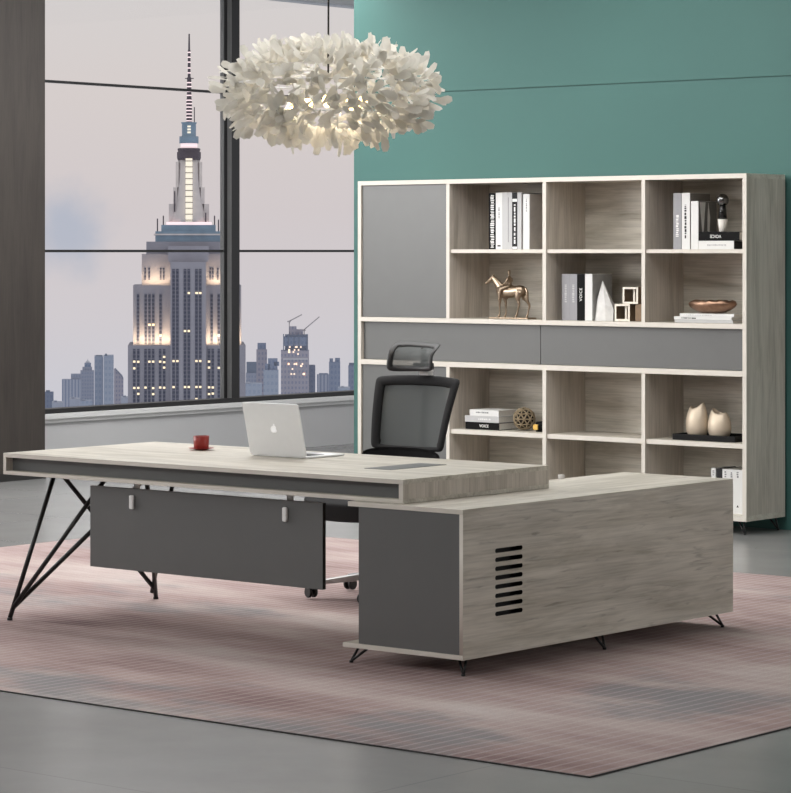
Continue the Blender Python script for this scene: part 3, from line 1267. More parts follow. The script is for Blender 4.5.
# --- top row, right bay
g = 'books standing in the top right bay'
t = book_up(-2.664, -2.608, S1, 2.0, YB, 0.22, c_grey, 'grey book leftmost in the top right bay', g)
marks(t, -2.636, 1.74, 1.87, YB, 0.022, ink_w, 21)
t = book_up(-2.604, -2.547, S1, 2.0, YB, 0.22, c_white, 'white book with a bold black spine title, top right bay', g)
marks(t, -2.578, 1.73, 1.93, YB, 0.015, ink, 22, lo=0.006, hi=0.02)
f = MB()
f.box(-2.5469, -2.5455, YB + 0.004, YB + 0.217, S1 + 0.002, 1.998)
f.build('cover_print', plain('dim_print', (130, 126, 120), 0.6, var=0.1, scale=10), t)
t = book_up(-2.539, -2.487, S1, 1.951, YB, 0.2, c_white, 'shorter white book with figure cover in the top right bay', g)
f = MB()
f.box(-2.4869, -2.4855, YB + 0.004, YB + 0.197, S1 + 0.002, 1.949)
cp = f.build('cover_print', plain('charcoal_print', (110, 109, 105), 0.6, var=0.15, scale=10), t)
f = MB()
for pts2 in ([(0.012, 0.28), (0.075, 0.28), (0.055, 0.11), (0.042, 0.09)], [(0.105, 0.28), (0.125, 0.19), (0.118, 0.10), (0.095, 0.11), (0.098, 0.2)]):
    f.prism(pts2, lambda a, b_, h: (h, YB + a, S1 + b_), -2.4854, -2.4848)
f.build('figure_print', plain('pale_print', (226, 225, 221), 0.6), t)
# a second low white one lying flat with the black one on top
t = book_flat(-2.482, -2.236, S1, 1.715, YB - 0.005, 0.17, c_white, 'white book lying flat under the black book, top right bay')
marks(t, 1.690, -2.42, -2.29, YB - 0.005, 0.012, plain('silver_print', (186, 186, 188), 0.5), 25, horiz=True)
f = MB()
f.box(-2.2359, -2.232, YB - 0.004, YB + 0.16, 1.668, 1.713)
f.build('edge_strip', c_dark, t)
t = book_flat(-2.482, -2.198, 1.7155, 1.768, YB - 0.005, 0.17, c_black, 'black book titled VOICE upside down, lying flat in the top right bay')
text_part('lettering', 'VOICE', 0.026, ink_w, t, (-2.362, YB - 0.0058, 1.742), (R(90), R(180), 0), 0.0005, 1.05, 0.0003)
# finial
fin = thing('finial_ornament', 'chrome ball on a black stem and white foot, standing on the black book', 'ornament', (-2.342, 5.46, 1.7686))
f = MB()
f.lathe([(0, 0), (0.019, 0), (0.021, 0.004), (0.031, 0.074), (0, 0.074)], (-2.342, 5.46, 1.7688), 24)
f.build('foot', plain('white_plaster', (226, 222, 214), 0.6), fin)
f = MB()
f.lathe([(0, 0), (0.027, 0), (0.016, 0.095), (0, 0.095)], (-2.342, 5.46, 1.8432), 24)
f.build('stem', plain('black_gloss', (24, 24, 24), 0.25), fin)
f = MB()
f.lathe([(0.0375 * math.sin(math.pi * i / 16), -0.0375 * math.cos(math.pi * i / 16)) for i in range(17)], (-2.342, 5.46, 1.955), 28)
f.build('ball', plain('smoked_chrome', (120, 120, 120), 0.12, 1.0), fin)

# --- second row, right bay: two white books and a bronze pebble
t = book_flat(-2.655, -2.245, S2, 1.2475, YB, 0.22, c_pale, 'grey slim book at the bottom of the bronze pebble stack')
t = book_flat(-2.660, -2.255, 1.248, 1.266, YB, 0.21, c_white, 'white book with dark spine title under the bronze pebble')
marks(t, 1.257, -2.605, -2.505, YB, 0.009, ink, 31, horiz=True)
t = book_flat(-2.625, -2.245, 1.2665, 1.284, YB + 0.01, 0.2, c_white, 'topmost white book directly under the bronze pebble')
marks(t, 1.275, -2.58, -2.40, YB + 0.01, 0.006, plain('silver_print', (186, 186, 188), 0.5), 32, horiz=True)
f = MB()
prof = [(0, 0), (0.07, 0.001), (0.115, 0.014), (0.152, 0.034), (0.163, 0.050), (0.157, 0.064), (0.135, 0.072), (0.11, 0.066), (0.07, 0.055), (0, 0.050)]
f.lathe(prof, (0, 0, 0), 40)
for v in f.bm.verts:
    v.co.y *= 0.5
    v.co.z = v.co.z * 1.08 + 0.004 * (v.co.z / 0.07) * math.sin(9 * math.atan2(v.co.y, v.co.x)) * (1 if v.co.z > 0.055 else 0)
o = f.build('bowl', plain('copper_bronze', (152, 122, 102), 0.34, 0.9, var=0.15, scale=30))
o.location = (-2.443, 5.505, 1.2847)
tag(o, 'oval copper-bronze bowl resting on the white books', 'bowl')

# --- third row, left bay: three stacked books, wicker ball, little box
S3 = 0.5321
t = book_flat(-4.223, -3.957, S3, 0.578, 5.40, 0.2, c_black, 'black book titled VOICE at the bottom of the three stacked books')
text_part('lettering', 'VOICE', 0.024, ink_w, t, (-4.075, 5.3992, 0.5555), (R(90), 0, 0), 0.0005, 1.05, 0.0003)
t = book_flat(-4.228, -3.957, 0.5786, 0.618, 5.40, 0.2, c_pale, 'pale grey book in the middle of the three stacked books')
marks(t, 0.598, -4.12, -4.02, 5.40, 0.014, c_white, 41, horiz=True)
t = book_flat(-4.190, -3.960, 0.6186, 0.657, 5.40, 0.2, c_white, 'white book on top of the three stacked books')
marks(t, 0.640, -4.14, -4.04, 5.40, 0.010, ink_g, 42, horiz=True)
wb = thing('wicker_ball', 'round dark woven wicker ball beside the stacked books', 'ball', (-3.835, 5.50, S3))
bm = bmesh.new()
bmesh.ops.create_icosphere(bm, subdivisions=2, radius=0.069)
f = MB()
f.bm.free()
f.bm = bm
o = f.build('weave', plain('wicker', (150, 134, 108), 0.7, var=0.2), wb, local=True)
o.location = (0, 0, 0.0745)
wm = o.modifiers.new('strips', 'WIREFRAME')
wm.thickness = 0.009
f = MB()
f.lathe([(0.058 * math.sin(math.pi * i / 12), -0.058 * math.cos(math.pi * i / 12)) for i in range(13)], (0, 0, 0.0745), 20)
f.build('core', plain('wicker_core', (26, 22, 18), 0.9), wb, local=True)
bx = thing('trinket_box', 'small black box with a gold front beside the wicker ball', 'box', (-3.70, 5.50, S3))
f = MB()
f.lathe([(0, 0.0006), (0.045, 0.0006), (0.047, 0.05), (0.04, 0.062), (0, 0.066)], (-3.690, 5.50, S3), 20)
f.build('body', c_black, bx)
f = MB()
f.box(-3.728, -3.690, 5.446, 5.455, S3 + 0.012, S3 + 0.046)
f.build('plate', plain('gold_metal', (214, 176, 96), 0.35, 1.0), bx, bevel=0.002)

# --- third row, right bay: two vases on a tray
tray = MB()
tray.box(-2.655, -2.215, 5.395, 5.655, S3 + 0.0006, S3 + 0.012)
for a in ((-2.655, -2.215, 5.395, 5.405), (-2.655, -2.215, 5.645, 5.655), (-2.655, -2.645, 5.405, 5.645), (-2.225, -2.215, 5.405, 5.645)):
    tray.box(a[0], a[1], a[2], a[3], S3 + 0.012, S3 + 0.036)
o = recenter(tray.build('tray', plain('matt_black_tray', (20, 20, 21), 0.6, spec=0.2), bevel=0.002), (-2.435, 5.52, S3))
tag(o, 'rectangular black tray under the two champagne vases', 'tray')
champ = plain('champagne_metal', (214, 199, 178), 0.48, 0.45, var=0.03, scale=6)


def vase(x, y, z, h, rmax, lean, label):
    t = thing('vase', label, 'vase', (x, y, z), 0, 'champagne vases on the tray')
    f = MB()
    prof = [(0.62, 0.0), (0.74, 0.02), (0.92, 0.16), (1.0, 0.34), (0.98, 0.52), (0.86, 0.72), (0.70, 0.86), (0.60, 0.93)]
    seg = 40
    inner = [(0.55, 0.92), (0.66, 0.8), (0.8, 0.6), (0.8, 0.2), (0.0, 0.15)]
    f.lathe([(0, 0.0)] + prof + inner, (0, 0, 0), seg)
    for v in f.bm.verts:
        th = math.atan2(v.co.y, v.co.x)
        k = max(0.0, (v.co.z - 0.55) / 0.38) if v.co.z > 0.55 else 0.0
        dz = k * (0.055 * math.cos(2 * th) - 0.01 + lean * 0.055 * math.cos(th))
        v.co.z = (v.co.z + dz) * h + 0.0006
        v.co.x *= rmax
        v.co.y *= rmax * 0.72
    f.build('vessel', champ, t, local=True)
    return t


vase(-2.547, 5.50, S3 + 0.0125, 0.202, 0.074, 1.0, 'taller champagne vase at the left of the black tray')
vase(-2.390, 5.50, S3 + 0.0125, 0.172, 0.076, -1.2, 'shorter champagne vase at the right of the black tray')

# --- bottom row, right bay
S4 = 0.1131
g = 'books in the bottom right bay behind the low cabinet'
t = book_up(-2.410, -2.378, S4, 0.373, YB + 0.02, 0.2, c_white, 'narrow white book leftmost in the bottom right bay', g)
marks(t, -2.394, 0.33, 0.36, YB + 0.02, 0.012, ink_g, 51)
t = book_up(-2.364, -2.322, S4, 0.374, YB + 0.01, 0.2, c_dark, 'dark grey book between white ones in the bottom right bay', g)
for i, lab in enumerate(('white volume next to the dark book in the bottom right bay',
                         'white volume second after the dark book in the bottom right bay',
                         'white volume second from the bookcase side in the bottom right bay',
                         'white volume nearest the bookcase side in the bottom right bay')):
    x0 = -2.318 + 0.0422 * i
    t = book_up(x0, x0 + 0.0416, S4, 0.372, YB, 0.22, c_white, lab, g)
    marks(t, x0 + 0.021, 0.325, 0.36, YB, 0.014, ink_g, 60 + i)
    f = MB()
    f.prism([(-0.009, 0), (0.009, 0), (0.005, 0.004), (0.002, 0.012), (-0.002, 0.012), (-0.005, 0.004)], lambda a, b_, h: (x0 + 0.021 + a, h, 0.152 + b_), YB - 0.0009, YB - 0.0001)
    f.build('emblem', ink, t)
    if i == 3:
        marks(t, x0 + 0.024, 0.235, 0.275, YB, 0.008, ink_g, 71)


# --- horse with rider
def skin(name, verts, edges, mat, parent, sub=2, root=0):
    me = bpy.data.meshes.new(name)
    me.from_pydata([v[:3] for v in verts], edges, [])
    me.materials.append(mat)
    o = bpy.data.objects.new(name, me)
    C.objects.link(o)
    o.parent = parent
    sk = o.modifiers.new('skin', 'SKIN')
    sk.use_smooth_shade = True
    sv = me.skin_vertices[0].data
    for i, v in enumerate(verts):
        rx = v[3]
        ry = v[4] if len(v) > 4 else rx
        sv[i].radius = (rx, ry)
        sv[i].use_root = (i == root)
    ss = o.modifiers.new('subdivision', 'SUBSURF')
    ss.levels = sub
    ss.render_levels = sub
    return o


hs = thing('horse_statuette', 'bronze statuette of a rider on a standing horse', 'statuette', (-3.93, 5.50, S2))
f = MB()
f.box(-0.155, 0.155, -0.045, 0.045, 0.0006, 0.010)
f.build('plinth', bronze, hs, bevel=0.002, local=True)
# local metres: x along the horse (head at -x), z up; one continuous remeshed body


def loft(f, rows, seg=16):
    """closed tube of elliptical sections: (x, y, z, half width, half height) along a path"""
    pts = [Vector(r_[:3]) for r_ in rows]
    rings = []
    for i, p in enumerate(pts):
        d = (pts[min(i + 1, len(pts) - 1)] - pts[max(i - 1, 0)]).normalized()
        side = Vector((0, 1, 0))
        upv = side.cross(d).normalized()
        side = d.cross(upv).normalized()
        rings.append([f.bm.verts.new(p + side * (rows[i][3] * math.cos(t)) + upv * (rows[i][4] * math.sin(t)))
                      for t in (2 * math.pi * k / seg for k in range(seg))])
    for a, b_ in zip(rings, rings[1:]):
        for k in range(seg):
            f.bm.faces.new((a[k], a[(k + 1) % seg], b_[(k + 1) % seg], b_[k]))
    f.bm.faces.new(rings[0])
    f.bm.faces.new(list(reversed(rings[-1])))


def fuse(o, voxel):
    m_ = o.modifiers.new('fuse', 'REMESH')
    m_.mode = 'VOXEL'
    m_.voxel_size = voxel
    m_.use_smooth_shade = True
    m_ = o.modifiers.new('soften', 'SMOOTH')
    m_.factor = 0.5
    m_.iterations = 3
    return o


f = MB()
loft(f, [(-0.118, 0, 0.174, 0.010, 0.014), (-0.108, 0, 0.175, 0.024, 0.030), (-0.080, 0, 0.172, 0.032, 0.040), (-0.045, 0, 0.170, 0.034, 0.040), (-0.005, 0, 0.168, 0.035, 0.037),
         (0.030, 0, 0.172, 0.034, 0.036), (0.062, 0, 0.176, 0.034, 0.038), (0.088, 0, 0.175, 0.026, 0.032), (0.103, 0, 0.174, 0.010, 0.014)])
loft(f, [(-0.070, 0, 0.172, 0.020, 0.036), (-0.095, 0, 0.196, 0.018, 0.034), (-0.120, 0, 0.226, 0.014, 0.025), (-0.144, 0, 0.252, 0.011, 0.018), (-0.158, 0, 0.262, 0.008, 0.010)])
loft(f, [(-0.146, 0, 0.268, 0.008, 0.008), (-0.158, 0, 0.257, 0.012, 0.016), (-0.176, 0, 0.243, 0.010, 0.013), (-0.194, 0, 0.230, 0.007, 0.009), (-0.207, 0, 0.221, 0.007, 0.008), (-0.212, 0, 0.217, 0.004, 0.004)])
for s_ in (-1, 1):
    loft(f, [(-0.148, 0.006 * s_, 0.268, 0.004, 0.003), (-0.147, 0.007 * s_, 0.276, 0.003, 0.004), (-0.146, 0.007 * s_, 0.284, 0.0012, 0.0015)], 8)
    dx = -0.010 if s_ < 0 else 0.008
    # foreleg: shoulder, forearm, knee, cannon, fetlock, hoof
    loft(f, [(-0.082, 0.019 * s_, 0.165, 0.014, 0.022), (-0.078 + dx * .4, 0.020 * s_, 0.130, 0.011, 0.015), (-0.073 + dx, 0.020 * s_, 0.098, 0.0075, 0.009), (-0.074 + dx, 0.020 * s_, 0.086, 0.0078, 0.0085),
             (-0.073 + dx, 0.020 * s_, 0.070, 0.005, 0.006), (-0.073 + dx, 0.020 * s_, 0.038, 0.0048, 0.0055), (-0.074 + dx, 0.020 * s_, 0.028, 0.006, 0.007), (-0.080 + dx, 0.020 * s_, 0.018, 0.0065, 0.008), (-0.082 + dx, 0.020 * s_, 0.0095, 0.0085, 0.010)], 12)
    hx = 0.0 if s_ < 0 else 0.052
    # hind leg: thigh, gaskin, hock behind, upright shank
    loft(f, [(0.066, 0.019 * s_, 0.172, 0.016, 0.030), (0.058 + hx * .4, 0.021 * s_, 0.136, 0.014, 0.022), (0.062 + hx * .8, 0.021 * s_, 0.112, 0.009, 0.013), (0.070 + hx * .9, 0.021 * s_, 0.092, 0.0075, 0.010),
             (0.068 + hx, 0.021 * s_, 0.080, 0.0065, 0.008), (0.060 + hx, 0.021 * s_, 0.056, 0.005, 0.006), (0.054 + hx * 1.05, 0.021 * s_, 0.034, 0.005, 0.006), (0.051 + hx * 1.05, 0.021 * s_, 0.026, 0.006, 0.007), (0.045 + hx * 1.05, 0.021 * s_, 0.017, 0.0065, 0.008), (0.043 + hx * 1.05, 0.021 * s_, 0.0095, 0.0085, 0.010)], 12)
fuse(f.build('horse', bronze, hs, local=True), 0.0028)
f = MB()
f.tube([(0.094, 0, 0.194), (0.108, 0, 0.192), (0.117, 0, 0.170), (0.118, 0, 0.135), (0.122, 0, 0.105), (0.126, 0, 0.088)], [0.006, 0.007, 0.0085, 0.009, 0.007, 0.002], 10)
f.build('tail', bronze, hs, local=True)
f = MB()
loft(f, [(-0.016, 0, 0.198, 0.018, 0.017), (-0.020, 0, 0.222, 0.016, 0.012), (-0.021, 0, 0.244, 0.020, 0.013), (-0.021, 0, 0.260, 0.018, 0.011), (-0.021, 0, 0.268, 0.007, 0.006), (-0.022, 0, 0.278, 0.006, 0.006)], 14)
loft(f, [(-0.022, 0, 0.272, 0.005, 0.006), (-0.024, 0, 0.281, 0.009, 0.010), (-0.024, 0, 0.291, 0.0095, 0.0105), (-0.023, 0, 0.300, 0.006, 0.007)], 14)
for s_ in (-1, 1):
    f.tube([(-0.020, 0.019 * s_, 0.256), (-0.024, 0.027 * s_, 0.236), (-0.036, 0.027 * s_, 0.222), (-0.060, 0.012 * s_, 0.217), (-0.072, 0.006 * s_, 0.216)], [0.008, 0.0075, 0.0065, 0.005, 0.0045], 10)
    f.tube([(-0.014, 0.012 * s_, 0.203), (-0.034, 0.034 * s_, 0.196), (-0.058, 0.040 * s_, 0.184), (-0.064, 0.040 * s_, 0.158), (-0.066, 0.039 * s_, 0.134), (-0.068, 0.039 * s_, 0.126), (-0.084, 0.040 * s_, 0.122)], [0.014, 0.013, 0.010, 0.0078, 0.006, 0.006, 0.0045], 10)
fuse(f.build('rider', bronze, hs, local=True), 0.0025)
f = MB()
f.lathe([(0, 0.296), (0.0115, 0.297), (0.010, 0.302), (0.006, 0.307), (0, 0.308)], (-0.023, 0, 0), 16)
f.build('cap', bronze, hs, local=True)
f = MB()
f.tube([(-0.196, 0.009, 0.228), (-0.13, 0.018, 0.224), (-0.072, 0.007, 0.216)], 0.0014, 6)
f.build('reins', bronze, hs, local=True)

# ================================================================== PENDANT LAMP
PC = Vector((-1.818, 1.302, 2.392))
pl = thing('pendant_lamp', 'wide white petal pendant lamp hanging over the desk', 'lamp', PC)
m, nt, b = newmat('petal')
N, L = nt.nodes.new, nt.links.new
df = N('ShaderNodeBsdfDiffuse')
tl = N('ShaderNodeBsdfTranslucent')
ms = N('ShaderNodeMixShader')
tcn = N('ShaderNodeTexCoord')
nn = N('ShaderNodeTexNoise')
nn.inputs['Scale'].default_value = 12
L(tcn.outputs['Object'], nn.inputs['Vector'])
rp = N('ShaderNodeValToRGB')
rp.color_ramp.elements[0].position = 0.35
rp.color_ramp.elements[0].color = lin((192, 190, 182))
rp.color_ramp.elements[1].position = 0.65
rp.color_ramp.elements[1].color = lin((206, 204, 197))
L(nn.outputs[0], rp.inputs[0])
L(rp.outputs[0], df.inputs['Color'])
L(rp.outputs[0], tl.inputs['Color'])
ms.inputs[0].default_value = 0.42
L(df.outputs[0], ms.inputs[1])
L(tl.outputs[0], ms.inputs[2])
L(ms.outputs[0], nt.nodes['Material Output'].inputs['Surface'])
petal_m = m
rnd = random.Random(11)
f = MB()


def petal(bm, base, d, up, length, width, curl):
    d = d.normalized()
    side = d.cross(up).normalized()
    nrm = side.cross(d).normalized()
    rows = []
    for i in range(6):
        t = i / 5
        wd = width * (0.22 + 0.78 * math.sin(math.pi * min(1, 0.75 * t ** 1.4)) ** 0.8) if i < 5 else width * 0.55
        c = base + d * (length * t) + nrm * (curl * length * t * t)
        rows.append([bm.verts.new(c + side * (wd * k) + nrm * (0.12 * wd * abs(k))) for k in (-1, 0, 1)])
    for a, b_ in zip(rows, rows[1:]):
        for k in range(2):
            fc = bm.faces.new((a[k], a[k + 1], b_[k + 1], b_[k]))
            fc.smooth = True


RXY, RZZ = 0.495, 0.208
cnt = 1150
for i in range(cnt):
    z = 1 - 2 * (i + 0.5) / cnt
    ph = i * 2.399963
    rr0 = math.sqrt(max(0, 1 - z * z))
    n_ = Vector((rr0 * math.cos(ph), rr0 * math.sin(ph), z))
    n_ += Vector((rnd.uniform(-.1, .1), rnd.uniform(-.1, .1), rnd.uniform(-.1, .1)))
    n_.normalize()
    shell = rnd.uniform(0.74, 1.0)
    # flattened, slightly squared-off lens
    zz = math.copysign(abs(n_.z) ** 0.8, n_.z)
    base = Vector((n_.x * RXY, n_.y * RXY, zz * RZZ)) * shell
    d = Vector((n_.x, n_.y, n_.z * 1.1)) + Vector((rnd.gauss(0, .75), rnd.gauss(0, .75), rnd.gauss(0, .7)))
    up = Vector((rnd.gauss(0, 1), rnd.gauss(0, 1), rnd.gauss(0.3, 1)))
    petal(f.bm, base, d, up, rnd.uniform(0.070, 0.105), rnd.uniform(0.017, 0.023), rnd.uniform(-0.5, 0.5))
pt = f.build('petals', petal_m, pl, local=True)
pt['kind'] = 'stuff'
f = MB()
f.tube([(0, 0, 0.06), (0.004, 0, 0.9), (0.010, 0.006, 3.9 - PC.z)], 0.0045, 8)
f.build('cord', plain('black_cord', (18, 18, 18), 0.6), pl, local=True)
f = MB()
K = 36
for (rad, zz) in ((0.42, 0.04), (0.30, -0.10), (0.30, 0.12)):
    f.tube([(rad * math.cos(2 * math.pi * k / K), rad * math.sin(2 * math.pi * k / K), zz) for k in range(K + 1)], 0.003, 6)
for k in range(6):
    a = 2 * math.pi * k / 6
    f.tube([(0, 0, 0.06), (0.30 * math.cos(a), 0.30 * math.sin(a), 0.12), (0.42 * math.cos(a), 0.42 * math.sin(a), 0.04), (0.30 * math.cos(a), 0.30 * math.sin(a), -0.10)], 0.003, 6)
f.build('wire_frame', chrome, pl, local=True)
warm = plain('warm_bulb', (255, 226, 170), 0.4, emit=((255, 214, 150), 5.0))
for k in range(5):
    a = 2 * math.pi * (k + 0.3) / 5
    c = Vector((0.17 * math.cos(a), 0.17 * math.sin(a), -0.05))
    f = MB()
    f.lathe([(0.024 * math.sin(math.pi * i / 10), -0.03 * math.cos(math.pi * i / 10)) for i in range(11)], c, 16)
    f.build('bulb', warm, pl, local=True)
    l = bpy.data.lights.new('bulb_glow', 'POINT')
    l.energy = 1.0
    l.color = (1.0, 0.82, 0.58)
    l.shadow_soft_size = 0.03
    lo = bpy.data.objects.new('bulb_glow', l)
    C.objects.link(lo)
    lo.parent = pl
    lo.location = c + Vector((0, 0, -0.045))

# ================================================================== SKYLINE
UX, UY = 0.77118, 0.63661                                # along the skyline
VX, VY = -0.63661, 0.77118                               # away from the office
FPX = 2803.0
GROUND = -260.0


def far_pt(px, d):
    """a point on the skyline at compass offset px (pixels of view) and distance d"""
    lat = (px - 395.5) / FPX * d
    return Vector((6.699 + lat * UX + d * VX, -8.525 + lat * UY + d * VY, 0))


def far_m(d):
    return d / FPX


def hz(y, d):
    return 1.655 + (251.0 - y) / FPX * d


AZ = R(39.5398)


def facade(name, wall, glass, sx, sz, seed=0, frac=0.55, fz=0.5, rough=0.7):
    """storey grid of windows on a hazy far facade (local metres)"""
    if name in MATS:
        return MATS[name]
    m, nt, b = newmat(name)
    N, L = nt.nodes.new, nt.links.new
    tc = N('ShaderNodeTexCoord')
    sep = N('ShaderNodeSeparateXYZ')
    L(tc.outputs['Object'], sep.inputs[0])

    def cell(out, step, fr):
        a = N('ShaderNodeMath')
        a.operation = 'DIVIDE'
        a.inputs[1].default_value = step
        L(out, a.inputs[0])
        c = N('ShaderNodeMath')
        c.operation = 'FRACT'
        L(a.outputs[0], c.inputs[0])
        e = N('ShaderNodeMath')
        e.operation = 'LESS_THAN'
        e.inputs[1].default_value = fr
        L(c.outputs[0], e.inputs[0])
        return e

    s = N('ShaderNodeMath')
    s.operation = 'ADD'
    L(sep.outputs['X'], s.inputs[0])
    L(sep.outputs['Y'], s.inputs[1])
    cx_ = cell(s.outputs[0], sx, frac)
    cz_ = cell(sep.outputs['Z'], sz, fz)
    mu = N('ShaderNodeMath')
    mu.operation = 'MULTIPLY'
    L(cx_.outputs[0], mu.inputs[0])
    L(cz_.outputs[0], mu.inputs[1])
    n = N('ShaderNodeTexNoise')
    n.inputs['Scale'].default_value = 0.03
    L(tc.outputs['Object'], n.inputs['Vector'])
    w_ = N('ShaderNodeMix')
    w_.data_type = 'RGBA'
    w_.inputs['A'].default_value = lin(tuple(v * 0.95 for v in wall))
    w_.inputs['B'].default_value = lin(wall)
    L(n.outputs[0], w_.inputs['Factor'])
    mx = N('ShaderNodeMix')
    mx.data_type = 'RGBA'
    L(mu.outputs[0], mx.inputs['Factor'])
    L(w_.outputs['Result'], mx.inputs['A'])
    mx.inputs['B'].default_value = lin(glass)
    L(mx.outputs['Result'], b.inputs['Base Color'])
    b.inputs['Roughness'].default_value = rough
    b.inputs['Specular IOR Level'].default_value = 0.2
    MATS[name] = m
    return m


# ---- the floodlit art-deco tower
TD = 1100.0
TM = far_m(TD)
tw = thing('skyscraper', 'tall stepped stone skyscraper with a lit mast and spire', 'building', far_pt(187, TD) + Vector((0, 0, GROUND)), AZ + math.atan((395.5 - 187) / FPX))


def tz(y):
    return hz(y, TD) - GROUND


def tx(px):
    return (px - 187) * TM


stone = plain('tower_limestone', (146, 146, 158), 0.85, var=0.06, scale=0.2)
stone_d = plain('tower_limestone_pier', (156, 156, 168), 0.85, var=0.06, scale=0.2)
blue_m = plain('tower_blue_metal', (122, 148, 170), 0.5, var=0.1, scale=0.3)
steel = plain('tower_steel', (212, 206, 206), 0.5, 0.2, var=0.08, scale=0.3)
mast_d = plain('mast_dark', (66, 58, 72), 0.6, var=0.2, scale=0.4)
glow_w = plain('mast_lit_glass', (240, 232, 210), 0.5, emit=((244, 234, 214), 0.62))
glow_p = plain('mast_pink_light', (240, 215, 218), 0.5, emit=((248, 224, 226), 0.75))
lit_m = plain('lit_window', (255, 232, 190), 0.5, emit=((255, 232, 196), 0.85))


def tblock(name, x0, x1, y_top, z_bot, yf, yb, mat=stone):
    f = MB()
    f.box(tx(x0), tx(x1), yf, yb, z_bot, tz(y_top))
    return f.build(name, mat, tw, local=True)


# front face at local y = 0 for the central bay; wings stand back
tblock('base_block', 128, 245.6, 345.5, 0, 2.0, 46)
tblock('shaft', 133, 241.5, 285.5, tz(345.5), 7.0, 42)
tblock('central_bay', 170.5, 206, 262, 0, 0.0, 30, stone_d)
tblock('upper_block', 141.5, 234, 254, tz(285.5), 11.0, 38)
tblock('upper_setback', 146, 229, 241.5, tz(254), 13.0, 36)
tblock('central_crown', 168, 209, 246, tz(262), 6.0, 30, stone_d)
tblock('observation_deck', 155, 221, 231, tz(241.5), 15, 34, blue_m)
tblock('deck_rail', 153.5, 222.5, 233.5, tz(235), 14.2, 34.8, steel)
tblock('crown_tier', 161, 216, 224.5, tz(231), 16.5, 33, blue_m)
tblock('crown_ledge', 166, 212, 221.5, tz(224.5), 17.5, 32, glow_p)
TYC = 24.5                                                 # mast axis
# mast: flared octagonal shaft
f = MB()
prof = [(21, 221.5), (18.5, 214), (15, 200), (13, 188), (11.8, 176), (11.2, 158)]
f.lathe([(r_ * TM, tz(y)) for r_, y in prof], (tx(189), TYC, 0), 8)
for v in f.bm.verts:
    pass
f.build('mast', steel, tw, local=True)
f = MB()
f.box(tx(185.6), tx(192.4), TYC - 8.6, TYC, tz(221), tz(157))
ml = f.build('mast_window', glow_w, tw, local=True)
for y in range(160, 221, 6):
    f = MB()
    f.box(tx(185.2), tx(192.8), TYC - 8.9, TYC - 8.5, tz(y), tz(y - 0.7))
    f.build('glazing_bar', mast_d, ml, local=True)
for sx_ in (-1, 1):
    f = MB()
    for (w_o, w_i, y0, y1) in ((20.5, 15.5, 221, 203), (16, 12.0, 203, 186), (13.5, 10.5, 186, 160)):
        a, b_ = sorted((tx(189 + sx_ * w_o), tx(189 + sx_ * w_i)))
        f.box(a, b_, TYC - 2.5, TYC + 2.5, tz(y0), tz(y1))
    f.build('mast_wing', steel, tw, local=True)
f = MB()
f.lathe([(r_ * TM, tz(y)) for r_, y in ((11.5, 158), (12.2, 156), (12.2, 150), (11, 149.5), (11.8, 147), (11.0, 146))], (tx(189), TYC, 0), 24)
f.build('mast_gallery', mast_d, tw, local=True)
f = MB()
f.lathe([(r_ * TM, tz(y)) for r_, y in ((8.5, 146), (8.5, 141))], (tx(189), TYC, 0), 24)
f.build('mast_light_ring', glow_p, tw, local=True)
f = MB()
f.lathe([(r_ * TM, tz(y)) for r_, y in ((9.8, 141), (9.8, 134), (7.2, 133.5), (7.2, 121), (8, 120.5), (8, 119.5))], (tx(189), TYC, 0), 24)
f.build('mast_drum', blue_m, tw, local=True)
for y in (124, 127, 130):
    f = MB()
    f.box(tx(187.4), tx(190.8), TYC - 7.6 * TM, TYC, tz(y + 0.9), tz(y - 0.9))
    f.build('drum_lamp', glow_w, tw, local=True)
f = MB()
f.lathe([(r_ * TM, tz(y)) for r_, y in ((2.9, 119.5), (2.9, 96), (2.4, 95), (2.2, 74), (1.5, 73), (1.4, 46), (1.0, 45), (0.75, 29))], (tx(189.2), TYC, 0), 8)
sp = f.build('spire', mast_d, tw, local=True)
for k, y in enumerate((118, 114.5, 111, 107.5, 104, 100.5, 97, 92, 88, 83, 79, 69, 64, 58, 53, 48)):
    rr_ = 3.0 if y > 96 else (2.5 if y > 73 else 1.6)
    f = MB()
    f.lathe([(rr_ * TM, tz(y + 0.6)), (rr_ * TM, tz(y - 0.6))], (tx(189.2), TYC, 0), 8)
    f.build('spire_lamp', glow_p, sp, local=True)
f = MB()
f.box(tx(194.0), tx(195.0), TYC - 0.5, TYC + 0.5, tz(121), tz(104))
f.box(tx(185), tx(194), TYC - 0.4, TYC + 0.4, tz(75), tz(74.2))
f.build('antenna', mast_d, tw, local=True)
for x_, y0, y1 in ((157, 224, 218), (163, 222, 215), (174.5, 203, 190), (215, 222, 215), (219, 226, 219), (206, 217, 212)):
    f = MB()
    f.box(tx(x_) - 0.25, tx(x_) + 0.25, 20, 20.5, tz(y0 + 8), tz(y1))
    f.build('antenna', mast_d, tw, local=True)
